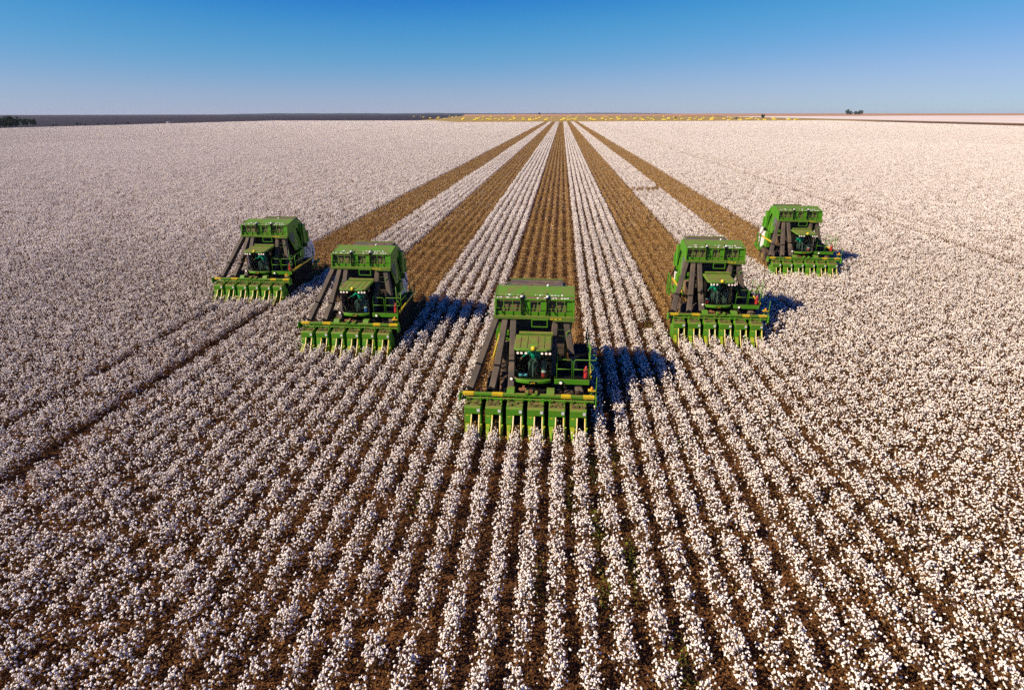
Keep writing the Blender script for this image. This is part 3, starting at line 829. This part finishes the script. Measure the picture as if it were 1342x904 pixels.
    for x in (1.12, 1.52): b.tube([(x, 3.1, 2.08), (x, 3.1, 3.75)], .016, 6)
    for i in range(6): b.tube([(1.12, 3.1, 2.35 + i * .3), (1.52, 3.1, 2.35 + i * .3)], .012, 6)
    b.build('ladder', M['dark_green'], P)
    MB().tube([(1.6, 3.02, 2.1), (1.6, 3.02, 3.75), (1.66, 3.0, 3.84), (1.75, 3.0, 3.86)], .024, 6).build('ladder_handrail', M['green'], P, True)
    # ---- walkway along the right side, tank below
    b = MB(); b.box(2.0, 2.66, 3.2, 5.6, 2.16, 2.20); b.box(2.0, 2.64, 1.62, 3.2, 2.10, 2.14); wk = b.build('walkway', M['black'], P)
    b = MB(); b.beam((2.69, 1.62, 2.16), (2.69, 5.65, 2.30), .05, .12); b.build('walkway_edge', M['yellow'], wk)
    b = MB()
    for yy in (2.3, 3.4, 4.5, 5.6): b.tube([(2.64, yy, 2.2), (2.64, yy, 3.15)], .02, 6)
    b.tube([(2.64, 2.3, 2.9), (2.64, 2.5, 3.15), (2.64, 5.6, 3.15)], .02, 6); b.tube([(2.64, 2.3, 2.65), (2.64, 5.6, 2.7)], .016, 6)
    b.build('walkway_railing', M['green'], wk, True)
    MB().prism([(1.9, 2.08), (5.4, 2.14), (5.2, 1.2), (2.6, .95), (2.0, 1.3)], 2.08, 2.6).build('fuel_tank', M['black'], P, bevel=.04)
    MB().box(2.58, 2.66, 5.62, 5.7, 2.4, 2.75).build('red_reflector', M['red'], P)
    MB().box(-1.9, -1.82, 6.7, 6.78, 2.3, 2.6).build('red_reflector', M['red'], P)
    # ---- left side rail and tool box
    MB().beam((-1.80, 3.0, 2.42), (-1.80, 6.5, 2.42), .07, .13).build('side_rail', M['yellow'], P, bevel=.01)
    b = MB(); b.box(-1.78, -1.5, 4.9, 5.7, 1.7, 2.3); b.box(-2.0, -1.9, 6.2, 6.26, 1.2, 2.6); b.box(-2.0, -1.9, 7.0, 7.06, 1.2, 2.6)
    for z in (1.2, 1.65, 2.1, 2.55): b.box(-1.98, -1.92, 6.2, 7.06, z, z + .05)
    b.build('rear_ladder', M['green'], P)
    # ---- accumulator
    b = MB()
    side = [(3.20, 4.40), (3.40, 5.17), (3.74, 5.25), (4.70, 5.44), (5.12, 5.34), (5.05, 4.72)]
    for x0, x1 in ((-1.74, -1.68), (1.84, 1.90)): b.prism(side, x0, x1)
    b.prism([(3.74, 5.19), (4.70, 5.38), (4.70, 5.425), (3.74, 5.235)], -1.678, 1.838)
    b.prism([(4.70, 5.38), (5.14, 5.28), (5.14, 5.32), (4.70, 5.425)], -1.676, 1.836)
    b.box(-1.62, 1.78, 5.0, 5.1, 3.0, 5.25)
    ac = b.build('accumulator', M['green'], P, bevel=.01)
    # inner and lower side panels
    for x0, x1 in ((-1.64, -1.58), (1.74, 1.80)):
        MB().prism([(3.42, 4.44), (3.5, 5.0), (5.04, 5.2), (5.04, 3.0), (4.4, 3.05)], x0, x1).build('side_panel', M['green'], ac, bevel=.01)
    for x0, x1 in ((-1.675, -1.645), (1.802, 1.835)):
        MB().prism([(3.72, 4.1), (3.75, 4.62), (4.35, 4.58), (4.35, 3.55)], x0, x1).build('side_grille', M['grey'], ac)
    for x0, x1 in ((-1.66, -1.642), (1.802, 1.815)):
        MB().prism([(4.45, 3.3), (4.45, 3.9), (4.9, 4.0), (4.9, 3.3)], x0, x1).build('access_door', M['roof_green'], ac)
        MB().prism([(4.5, 4.1), (4.5, 4.55), (4.62, 4.57), (4.62, 4.1)], x0, x1).build('access_door', M['roof_green'], ac)
    b = MB(); b.box(-1.76, 1.92, 3.14, 3.46, 4.35, 4.42); b.box(-1.76, 1.92, 3.13, 3.16, 4.30, 4.45); b.box(.95, 1.92, 3.10, 3.128, 4.23, 4.41)
    b.build('front_ledge', M['lip_green'], ac, bevel=.008)
    b = MB(); b.prism([(3.40, 4.44), (3.43, 4.44), (3.58, 5.13), (3.55, 5.13)], -1.66, 1.82); fw = b.build('mesh_screen', M['mesh'], ac)
    b = MB(); b.box(-1.68, 1.84, 3.33, 3.39, 4.43, 4.60)
    for x0, x1 in ((-.46, -.14), (.36, .66), (1.52, 1.84)): b.prism([(3.36, 4.5), (3.385, 4.5), (3.45, 5.1), (3.42, 5.1)], x0, x1)
    b.build('lower_screen_panel', M['green'], ac)
    b = MB()
    for x in (-1.66, -1.32, -.92, -.54, -.48, -.12, .22, .58, .72, 1.08, 1.44, 1.80):
        b.beam((x, 3.30, 4.42), (x, 3.38, 5.14), .028, .03)
    for x0, x1 in ((-1.68, -.52), (-.50, .60), (.70, 1.84)):
        b.beam((x0, 3.31, 4.76), (x1, 3.31, 4.76), .02, .02)
        b.tube([(x0, 3.40, 5.16), (x1, 3.40, 5.16)], .045, 8)
    b.beam((-1.67, 3.60, 5.18), (1.83, 3.60, 5.18), .16, .02)
    b.build('front_frame', M['green'], ac)
    MB().box(-1.66, 1.82, 3.46, 3.60, 5.192, 5.20).box(-1.66, 1.82, 3.69, 3.735, 5.18, 5.195).build('chaff_strip', M['steel'], ac)
    b = MB()
    for x in (-.50, .66):
        b.tube([(x, 3.26, 4.5), (x, 3.36, 5.20), (x, 3.76, 5.31)], .035, 7); b.box(x - .06, x + .06, 3.32, 3.46, 5.14, 5.28)
    for x0, x1 in ((-1.62, -1.34), (-.44, -.24), (.76, 1.04)): b.beam((x0, 3.34, 5.10), (x1, 3.28, 4.5), .03, .03)
    for x in (-.45, .62): b.box(x, x + .02, 3.95, 4.1, 5.27, 5.30)
    b.build('tilt_cylinder', M['black'], ac)
    b = MB(); b.box(-.04, .70, 3.10, 3.13, 4.28, 4.32)
    b.box(-.04, 0.0, 3.10, 3.13, 3.98, 4.28); b.box(.66, .70, 3.10, 3.13, 3.98, 4.28); b.box(-.04, .70, 3.10, 3.13, 3.94, 3.98)
    b.build('hanging_frame', M['green'], ac)
    for x in (.82, 1.00, 1.20): MB().box(x, x + .12, 3.095, 3.099, 4.31, 4.39).build('yellow_sticker', M['yellow'], ac)
    # loose lint caught on the edges
    b = MB()
    for i in range(60):
        x = rr.choice([rr.uniform(-1.6, -.6), rr.uniform(.75, 1.75), rr.uniform(.1, 1.2)]); k = rr.random()
        y_, z_ = (3.48, 5.21) if k < .45 else (3.78, 5.25)
        b.blob((x, y_ + rr.uniform(-.03, .05), z_), rr.uniform(.015, .045), (1.6, 1, .6))
    for x in (-.5, .66): b.blob((x, 3.40, 5.29), .075); b.blob((x + .03, 3.48, 5.30), .05)
    b.blob((.66, 4.72, 5.45), .07)
    b.build('lint', M['lint'], ac, True)
    # ---- module builder behind
    b = MB(); b.prism([(5.12, 5.12), (6.45, 5.12), (6.95, 4.65), (7.05, 3.3), (6.5, 2.7), (6.3, 1.9), (5.12, 1.9)], -1.38, 1.5)
    mb = b.build('module_builder', M['dark_green'], P, bevel=.03)
    b = MB(); b.box(-1.22, 1.36, 5.2, 6.42, 5.12, 5.24); b.build('belt', M['belt'], mb)
    MB().box(-1.24, 1.38, 6.42, 6.48, 5.12, 5.30).build('rear_crossbar', M['lip_green'], mb)
    b = MB(); b.box(-1.1, .9, 5.5, 5.6, 5.242, 5.27); b.box(-.3, 1.2, 6.0, 6.08, 5.242, 5.27); b.build('belt_slat', M['steel'], mb)
    for s, x in ((-1, -1.38), (1, 1.5)):
        b = MB()
        def pl(y0, y1, z0, z1, t):
            b.box(min(x, x + s * t), max(x, x + s * t), y0, y1, z0, z1)
        pl(5.15, 5.55, 3.1, 5.2, .28); pl(5.62, 6.1, 2.7, 5.05, .20); pl(6.16, 6.7, 2.9, 4.7, .30); pl(6.76, 7.05, 3.2, 4.1, .34)
        pl(5.15, 5.9, 2.3, 2.9, .34); pl(5.56, 5.61, 3.2, 4.9, .4)
        b.build('builder_side_panel', M['green'], mb, bevel=.015)
    for s, x in ((-1, -1.38), (1, 1.5)):
        b = MB()
        for (y_, z_, r_) in ((5.3, 4.3, .14), (5.85, 3.2, .16), (5.86, 4.2, .1), (6.4, 3.1, .13)):
            b.tube([(x, y_, z_), (x + s * .33, y_, z_)], r_, 14)
        b.beam((x + s * .33, 4.95, 4.9), (x + s * .33, 5.7, 3.3), .05, .07); b.beam((x + s * .36, 5.75, 3.4), (x + s * .36, 6.9, 2.5), .05, .07)
        b.build('roller_set', M['black'], mb, True)
    # ---- handler for the finished module
    b = MB()
    for x in (-1.25, 1.37):
        b.beam((x, 6.6, 1.7), (x, 8.2, .72), .12, .16); b.beam((x, 8.2, .72), (x, 9.6, 1.15), .12, .16)
    b.tube([(-1.3, 7.5, .95), (1.4, 7.5, .95)], .12, 10); b.tube([(-1.3, 9.3, .95), (1.4, 9.3, .95)], .12, 10)
    b.build('module_handler', M['green'], P)
    # header carried a little lower and narrower
    def lower(o, dz, sx=1.0, dx=0.0):
        if o.type == 'MESH' and 'low' not in o.data:
            o.data['low'] = 1
            for v in o.data.vertices: v.co.z += dz; v.co.x = v.co.x * sx + dx
        for ch in o.children: lower(ch, dz, sx, dx)
    for o in P.children:
        k = o.name.split('.')[0]
        if k in ('header_beam', 'hose_bundle', 'drive_gearbox', 'header_frame'): lower(o, -.10, .975, -.03)
        elif k == 'row_unit': lower(o, -.09)
        elif k == 'air_duct': pass
    return P

picker0 = make_picker()

# ------------------------------------------------------------------ seated driver
def make_person():
    """one continuous skinned body; clothing, hair and eyes are children"""
    J = {'pelvis': (0, .0, .10), 'belly': (0, -.01, .26), 'chest': (0, -.03, .46), 'neck': (0, -.04, .60), 'head': (0, -.06, .72), 'crown': (0, -.05, .80),
         'shL': (.18, -.04, .54), 'elL': (.26, -.14, .30), 'wrL': (.16, -.38, .30), 'hdL': (.14, -.46, .31),
         'shR': (-.18, -.04, .54), 'elR': (-.36, -.14, .38), 'wrR': (-.50, -.36, .36), 'hdR': (-.53, -.43, .35),
         'hipL': (.10, -.03, .08), 'knL': (.15, -.46, .12), 'anL': (.14, -.56, -.30), 'toL': (.15, -.72, -.33),
         'hipR': (-.10, -.03, .08), 'knR': (-.15, -.46, .12), 'anR': (-.14, -.56, -.30), 'toR': (-.15, -.72, -.33)}
    E = [('pelvis', 'belly'), ('belly', 'chest'), ('chest', 'neck'), ('neck', 'head'), ('head', 'crown')]
    RAD = {'pelvis': (.15, .12), 'belly': (.14, .11), 'chest': (.16, .115), 'neck': (.055, .055), 'head': (.082, .098), 'crown': (.07, .085),
           'sh': (.07, .07), 'el': (.048, .048), 'wr': (.03, .027), 'hd': (.042, .02), 'hip': (.095, .09), 'kn': (.065, .065), 'an': (.042, .042), 'to': (.045, .03)}
    for s in 'LR':
        E += [('chest', 'sh' + s), ('sh' + s, 'el' + s), ('el' + s, 'wr' + s), ('wr' + s, 'hd' + s), ('pelvis', 'hip' + s), ('hip' + s, 'kn' + s), ('kn' + s, 'an' + s), ('an' + s, 'to' + s)]
    names = list(J)
    vs = [J[n] for n in names]; rad = [RAD.get(n, RAD.get(n[:-1])) for n in names]
    es = [(names.index(a), names.index(c)) for a, c in E]
    for s, sg in (('L', -1), ('R', 1)):            # five fingers of different length, the thumb off the side
        w = Vector(J['wr' + s]); h = Vector(J['hd' + s]); d = (h - w).normalized(); side = d.cross(Vector((0, 0, 1))).normalized()
        hi = names.index('hd' + s)
        for k, (o, ln) in enumerate(((-.032, .062), (-.011, .074), (.011, .07), (.032, .055))):
            a = h + side * o + d * .02; m_ = a + d * ln * .6 + Vector((0, 0, -.01)); e = m_ + d * ln * .3 + Vector((0, 0, -.035))
            i0 = len(vs); vs += [tuple(a), tuple(m_), tuple(e)]; rad += [(.011, .011), (.0095, .0095), (.008, .008)]
            es += [(hi, i0), (i0, i0 + 1), (i0 + 1, i0 + 2)]
        a = w + d * .03 + side * sg * .035; e = a + d * .04 + side * sg * .03 + Vector((0, 0, -.015))
        i0 = len(vs); vs += [tuple(a), tuple(e)]; rad += [(.013, .013), (.010, .010)]; es += [(hi, i0), (i0, i0 + 1)]
    def skinned(name, vs, es, rad, m, root=0, sub=1):
        me = bpy.data.meshes.new(name); me.from_pydata(vs, es, [])
        o = bpy.data.objects.new(name, me); COL.objects.link(o)
        sk = o.modifiers.new('skin', 'SKIN'); sk.use_smooth_shade = True
        if not me.skin_vertices: 
            bpy.context.view_layer.objects.active = o
        for i, r in enumerate(rad):
            me.skin_vertices[0].data[i].radius = r; me.skin_vertices[0].data[i].use_root = (i == root)
        if sub: ss = o.modifiers.new('sub', 'SUBSURF'); ss.levels = sub; ss.render_levels = sub
        me.materials.append(m)
        return o
    def ensure(name, *a, **k):
        o = skinned(name, *a, **k); return o
    body = ensure('person', vs, es, rad, M['skin'])
    def piece(name, chains, m, grow, par=body):
        v, e, r = [], [], []
        ids = {}
        for a, c in chains:
            for n in (a, c):
                if n not in ids:
                    ids[n] = len(v); v.append(J[n]); q = RAD.get(n, RAD.get(n[:-1])); r.append((q[0] + grow, q[1] + grow))
            e.append((ids[a], ids[c]))
        o = ensure(name, v, e, r, m); o.parent = par; return o
    piece('shirt', [('pelvis', 'belly'), ('belly', 'chest'), ('chest', 'shL'), ('shL', 'elL'), ('elL', 'wrL'), ('chest', 'shR'), ('shR', 'elR'), ('elR', 'wrR')], M['shirt'], .014)
    piece('trousers', [('pelvis', 'hipL'), ('hipL', 'knL'), ('knL', 'anL'), ('pelvis', 'hipR'), ('hipR', 'knR'), ('knR', 'anR')], M['trousers'], .016)
    b = MB()
    for s in (-1, 1): b.box(.14 * s - .05, .14 * s + .05, -.78, -.52, -.385, -.30)
    b.build('boots', M['black'], body, bevel=.03)
    b = MB(); b.blob((0, -.035, .785), .105, (.88, 1.0, .72), .04); b.build('hair', M['hair'], body, True)
    b = MB(); b.blob((0, -.158, .715), .018, (.8, 1.2, 1.5), .05); b.blob((.085, -.05, .72), .02, (.5, .9, 1.4), .05); b.blob((-.085, -.05, .72), .02, (.5, .9, 1.4), .05)
    b.box(-.025, .025, -.156, -.148, .665, .672)
    b.build('face_features', M['skin'], body, True)
    b = MB(); b.blob((.032, -.146, .742), .011, (1, .7, .7), .02); b.blob((-.032, -.146, .742), .011, (1, .7, .7), .02); b.build('eyes', M['eye'], body, True)
    return body
person0 = make_person()

# ------------------------------------------------------------------ cargo
def make_module(m, label, lat):
    b = MB(); n = 32; r = 1.15; w = 1.2
    b.ring([(.9, -w), (1.08, -w), (r, -w + .09), (r + .012, -.4), (r, 0), (r + .012, .45), (r, w - .09), (1.08, w), (.9, w)], (0, 0, 0), 36)
    o = b.build('round_module', m, None, True)
    q = MB()
    for s in (-1, 1):
        q.tube([(s * (w - .05), 0, 0), (s * (w + .015), 0, 0)], .905, 32)
    q.build('cotton_face', M['cottonend'], o)
    return o

def make_cooler(m):
    b = MB(); b.lathe([(.001, 0), (.10, 0), (.105, .04), (.105, .24), (.09, .25), (.001, .25)], (0, 0, 0), 16)
    o = b.build('drink_cooler', m, None, True)
    MB().lathe([(.001, .25), (.11, .25), (.11, .29), (.03, .31), (.001, .31)], (0, 0, 0), 16).build('lid', M['white'], o, True)
    return o

module0 = make_module(M['wrap'], None, None)
cooler0 = make_cooler(M['red'])
used = {'p': False, 'd': False, 'm': False, 'c': False}
def take(key, src):
    if not used[key]: used[key] = True; return src
    return copy_tree(src)

INFO = {
 'C': ('nearest and lowest in the picture, big green harvester leading the wedge of five',
       'driver in teal shirt inside the cab of the front machine, one arm stretched out'),
 'L2': ('green harvester between the leading machine and the far left one',
        'driver in teal shirt in the machine left of the front one'),
 'L1': ('green harvester farthest to the left, long grey ducts, pale module at its tail',
        'driver in teal shirt in the cab of the farthest left machine'),
 'R1': ('green harvester just right of the leading machine, its sunlit side towards the brown strip',
        'driver in teal shirt in the first machine right of the front one'),
 'R2': ('green harvester farthest to the right, smallest of the five',
        'driver in teal shirt in the cab of the farthest right machine'),
}
for key, (mx, my) in MACH.items():
    mx += .0
    p = take('p', picker0); mx += .30 if key == 'L1' else 0
    p = p; p.location = (mx + .06, my, 0)
    tag(p, INFO[key][0], 'cotton picker', 'cotton pickers working abreast in a wedge')
    d = take('d', person0); d.location = (mx + .06 + .12, my + 2.50, 2.50)
    tag(d, INFO[key][1], 'person', 'drivers in the cabs')
    if key != 'C':
        m = take('m', module0); m.location = (mx + .06 + .06, my + 8.05, 2.05)
        tag(m, {'L2': 'pale wrapped cotton bale carried behind the machine left of the front one',
                'L1': 'pale lilac wrapped cotton bale behind the farthest left machine',
                'R1': 'pale wrapped cotton bale carried behind the first machine right of the front one',
                'R2': 'bright white wrapped cotton bale behind the farthest right machine'}[key], 'cotton bale', 'pale bales carried at the rear of the machines')
    if key in ('C', 'R1', 'R2'):
        c = take('c', cooler0); c.location = (mx + .06 + {'C': .60, 'R1': -.48, 'R2': .60}[key], my + 1.72, 2.101)
        tag(c, {'C': 'red drink cooler on the cab floor of the front machine', 'R1': 'red drink cooler in the cab right of the front machine',
                'R2': 'red drink cooler in the cab of the farthest right machine'}[key], 'cooler', 'red coolers in the cabs')
c = make_cooler(M['deepblue']); c.location = (-11.95 + .13 + .60, 29.6 + 1.72, 2.101)
tag(c, 'blue drink cooler in the cab left of the front machine', 'cooler')
b = MB(); b.blob((0, 0, .10), .12, (1.1, .9, .85), .12); b.blob((.2, .02, .08), .11, (1.3, .8, .75), .15)
o = b.build('cloth_bundle', M['blue'], None, True); o.location = (-1.15 + .13 - .48, 21.4 + 1.70, 2.10)
tag(o, 'light blue cloth bundle behind the windscreen of the front machine', 'cloth')

# ------------------------------------------------------------------ far things
ym = make_module(M['ywrap'], None, None)
rm = random.Random(5); spots = []
def px_to_ground(px, py):
    th = PITCH; F = Vector((-math.sin(YAW) * math.cos(th), math.cos(YAW) * math.cos(th), -math.sin(th))); Rr = Vector((math.cos(YAW), math.sin(YAW), 0)); U = Rr.cross(F)
    d = F * 750 + Rr * (px - 671) + U * (452 - py); t = CAM_H / -d.z
    return d.x * t, d.y * t
# staging lines of modules over the harvested land, in small lots
lots = []
for Y, x0, x1, n in ((1075, -190, 505, 40), (1230, -240, 490, 32), (1450, -330, 500, 26), (1750, -420, 505, 22), (2150, -560, 510, 18)):
    for i in range(n):
        x = x0 + (x1 - x0) * (i + rm.uniform(.05, .95)) / n
        yy = Y + rm.uniform(-40, 45)
        if yy < field_end(x) + 18: yy = field_end(x) + rm.uniform(20, 45)
        lots.append((x, yy, rm.choice((1, 2, 2, 2))))
lots = [q for q in lots if q[0] < .372 * q[1]]
first = True; nmod = 0
for x, y, n in lots:
    a = rm.uniform(-.15, .15)
    for j in range(n):
        o = ym if first else copy_tree(ym); first = False; nmod += 1
        o.location = (x + j * 2.75 * math.cos(a), y + j * 2.75 * math.sin(a), 1.32); o.rotation_euler = (0, 0, a); o.scale = (1.1, 1.15, 1.15)
        tag(o, 'tiny round yellow cotton module standing on the far harvested field', 'cotton module', 'yellow modules spread over the far field')
print('modules', nmod)

leaf_far = island_ramp('tree_leaf', [(0.012, 0.035, 0.012), (0.03, 0.07, 0.018), (0.02, 0.05, 0.02), (0.045, 0.09, 0.02)])
bark = mat('bark', (0.06, 0.04, 0.03), 0.9, col2=(0.09, 0.07, 0.05))
def make_tree(h, w, seed):
    rg = np.random.default_rng(seed)
    E0 = empty('tree')
    t = MB(); t.tube([(0, 0, 0), (.1, 0, h * .25), (-.05, .1, h * .5)], h * .035, 8, h * .02)
    for i in range(6):
        a = i * 1.05 + rg.uniform(0, .5); t.tube([(0, 0, h * (.25 + .04 * i)), (math.cos(a) * w * .25, math.sin(a) * w * .25, h * (.45 + .05 * i)), (math.cos(a) * w * .38, math.sin(a) * w * .38, h * (.6 + .04 * i))], h * .014, 5, h * .005)
    t.build('trunk', bark, E0, True)
    nb = NB(); global RNG
    for i in range(22):
        a = rg.uniform(0, 6.28); q = rg.uniform(0, 1) ** .5 * w * .4; z = h * rg.uniform(.28, .88) * (1 - .15 * (q / (w * .4)))
        c0 = np.array([math.cos(a) * q, math.sin(a) * q, z]); n = 70
        d = rg.normal(size=(n, 3)); d /= np.linalg.norm(d, axis=1)[:, None]
        nb.leaves(c0 + d * (rg.uniform(.3, 1, (n, 1))) * w * .16, rg.uniform(.18, .38, n) * h / 8, 0)
    me = nb.mesh('crown', [leaf_far]); o = bpy.data.objects.new('crown', me); COL.objects.link(o); o.parent = E0
    return E0
trees = [make_tree(9, 9, 1), make_tree(8, 7, 2)]
TU = [False, False]
def plant(kind, x, y, s, label, group=None, rz=0.0):
    o = trees[kind] if not TU[kind] else copy_tree(trees[kind]); TU[kind] = True
    o.location = (x, y, 0); o.scale = (s, s, s); o.rotation_euler = (0, 0, rz)
    tag(o, label, 'tree', group)
rt = random.Random(9)
for i in range(40):
    x = -536 - rt.uniform(0, 26)
    y = 470 + i * 2.9 + rt.uniform(-2, 2)
    plant(i % 2, x, y, rt.uniform(1.0, 1.35), 'dark tree in the belt at the far left edge of the cotton', 'dark trees in the belt at the left', rt.uniform(0, 6))
for i in range(9):
    plant(i % 2, -560 - rt.uniform(0, 15), 640 + i * 14, rt.uniform(.22, .4), 'low dark bush right of the tree belt along the left field edge', 'low bushes along the left field edge', rt.uniform(0, 6))
x, y = px_to_ground(999.5, 156.5); plant(0, x, y, 1.15, 'single round dark green tree behind the far end of the cotton, among yellow modules', rz=1)
# two dark clumps on the right horizon: rows of trees
for c0, c1, n, lab in ((1111.5, 1115.5, 3, 'dark tree in the left clump on the right horizon'), (1121.5, 1128.5, 4, 'dark tree in the right clump on the right horizon')):
    for i in range(n):
        px = c0 + (c1 - c0) * i / (n - 1); x, y = px_to_ground(px, 151.8)
        s = 2.2 + (.9 if (i == 0 and n == 3) or (i == n - 1 and n == 4) else 0)
        plant(i % 2, x, y, s, lab, 'trees clumped on the right horizon', rt.uniform(0, 6))
# small lone clump above the centre of the horizon
x, y = px_to_ground(707.5, 151.5); plant(1, x, y, 2.0, 'small dark tree alone on the middle of the horizon', rz=2)

# small white truck at the left field edge
def make_truck():
    T = empty('truck')
    MB().prism([(-3.2, .6), (3.2, .6), (3.2, 2.9), (-1.2, 2.9), (-1.2, .9), (-3.2, .9)], -1.15, 1.15).build('cargo_box', M['white'], T, bevel=.05)
    c = MB().prism([(-3.2, .9), (-1.3, .9), (-1.3, 2.3), (-2.4, 2.3), (-3.1, 1.5)], -1.05, 1.05).build('cab', M['white'], T, bevel=.05)
    MB().prism([(-3.06, 1.6), (-2.42, 2.2), (-2.46, 2.24), (-3.12, 1.62)], -.9, .9).build('windscreen', M['black'], c)
    for x in (-.95, .95):
        for y in (-2.3, 2.0): MB().ring([(.2, -.15), (.45, -.15), (.48, 0), (.45, .15), (.2, .15)], (x, y, .48), 20).build('wheel', M['tyre'], T)
    return T
t = make_truck(); t.location = (-511.5, 760, 0); t.rotation_euler = (0, 0, .2)
tag(t, 'small white box truck parked at the far left edge of the cotton', 'truck')

# dark tractor working among the yellow modules
def make_tractor():
    T = empty('tractor')
    MB().box(-.45, .45, -2.6, -.2, .9, 1.9).build('bonnet', M['dark_green'], T, bevel=.08)
    c = MB().box(-.8, .8, -.2, 1.4, 1.0, 2.9).build('cab', M['black'], T, bevel=.08)
    MB().box(-.9, .9, -.3, 1.5, 2.9, 3.05).build('roof', M['dark_green'], c, bevel=.04)
    for x in (-1.0, 1.0):
        MB().ring([(.4, -.25), (.95, -.25), (1.0, 0), (.95, .25), (.4, .25)], (x, .8, 1.0), 24).build('wheel', M['tyre'], T)
        MB().ring([(.3, -.2), (.65, -.2), (.7, 0), (.65, .2), (.3, .2)], (x, -2.0, .7), 24).build('wheel', M['tyre'], T)
    MB().box(-1.2, 1.2, 1.6, 4.6, .7, 1.0).box(-1.2, -1.05, 1.6, 4.6, 1.0, 2.2).box(1.05, 1.2, 1.6, 4.6, 1.0, 2.2).build('module_carrier', M['dark_green'], T)
    return T
tr0 = make_tractor()
for i, (px, py, lab) in enumerate(((966.5, 155.8, 'small dark tractor among yellow modules left of the lone green tree'), (886, 155.6, 'small dark tractor among yellow modules well right of the brown strips'))):
    t = tr0 if i == 0 else copy_tree(tr0)
    x, y = px_to_ground(px, py + 1.2); t.location = (x, y, 0); t.rotation_euler = (0, 0, 1.4 + i); t.scale = (1.3, 1.3, 1.3)
    tag(t, lab, 'tractor', 'dark tractors on the far field')

# ------------------------------------------------------------------ haze
HAZE = 4.0e-5
if HAZE:
    hz = MB(); hz.box(-9500, 9500, -9500, 9500, -1.5, 34)
    hm = bpy.data.materials.new('thin_haze'); n, l = nodes_of(hm)
    n.remove(n['Principled BSDF']); v = n.new('ShaderNodeVolumePrincipled')
    v.inputs['Color'].default_value = (0.72, 0.80, 0.95, 1); v.inputs['Density'].default_value = HAZE
    l.new(v.outputs[0], n['Material Output'].inputs['Volume'])
    o = hz.build('haze', hm); o['kind'] = 'stuff'; o['label'] = 'thin pale haze over the far land'; o['category'] = 'haze'
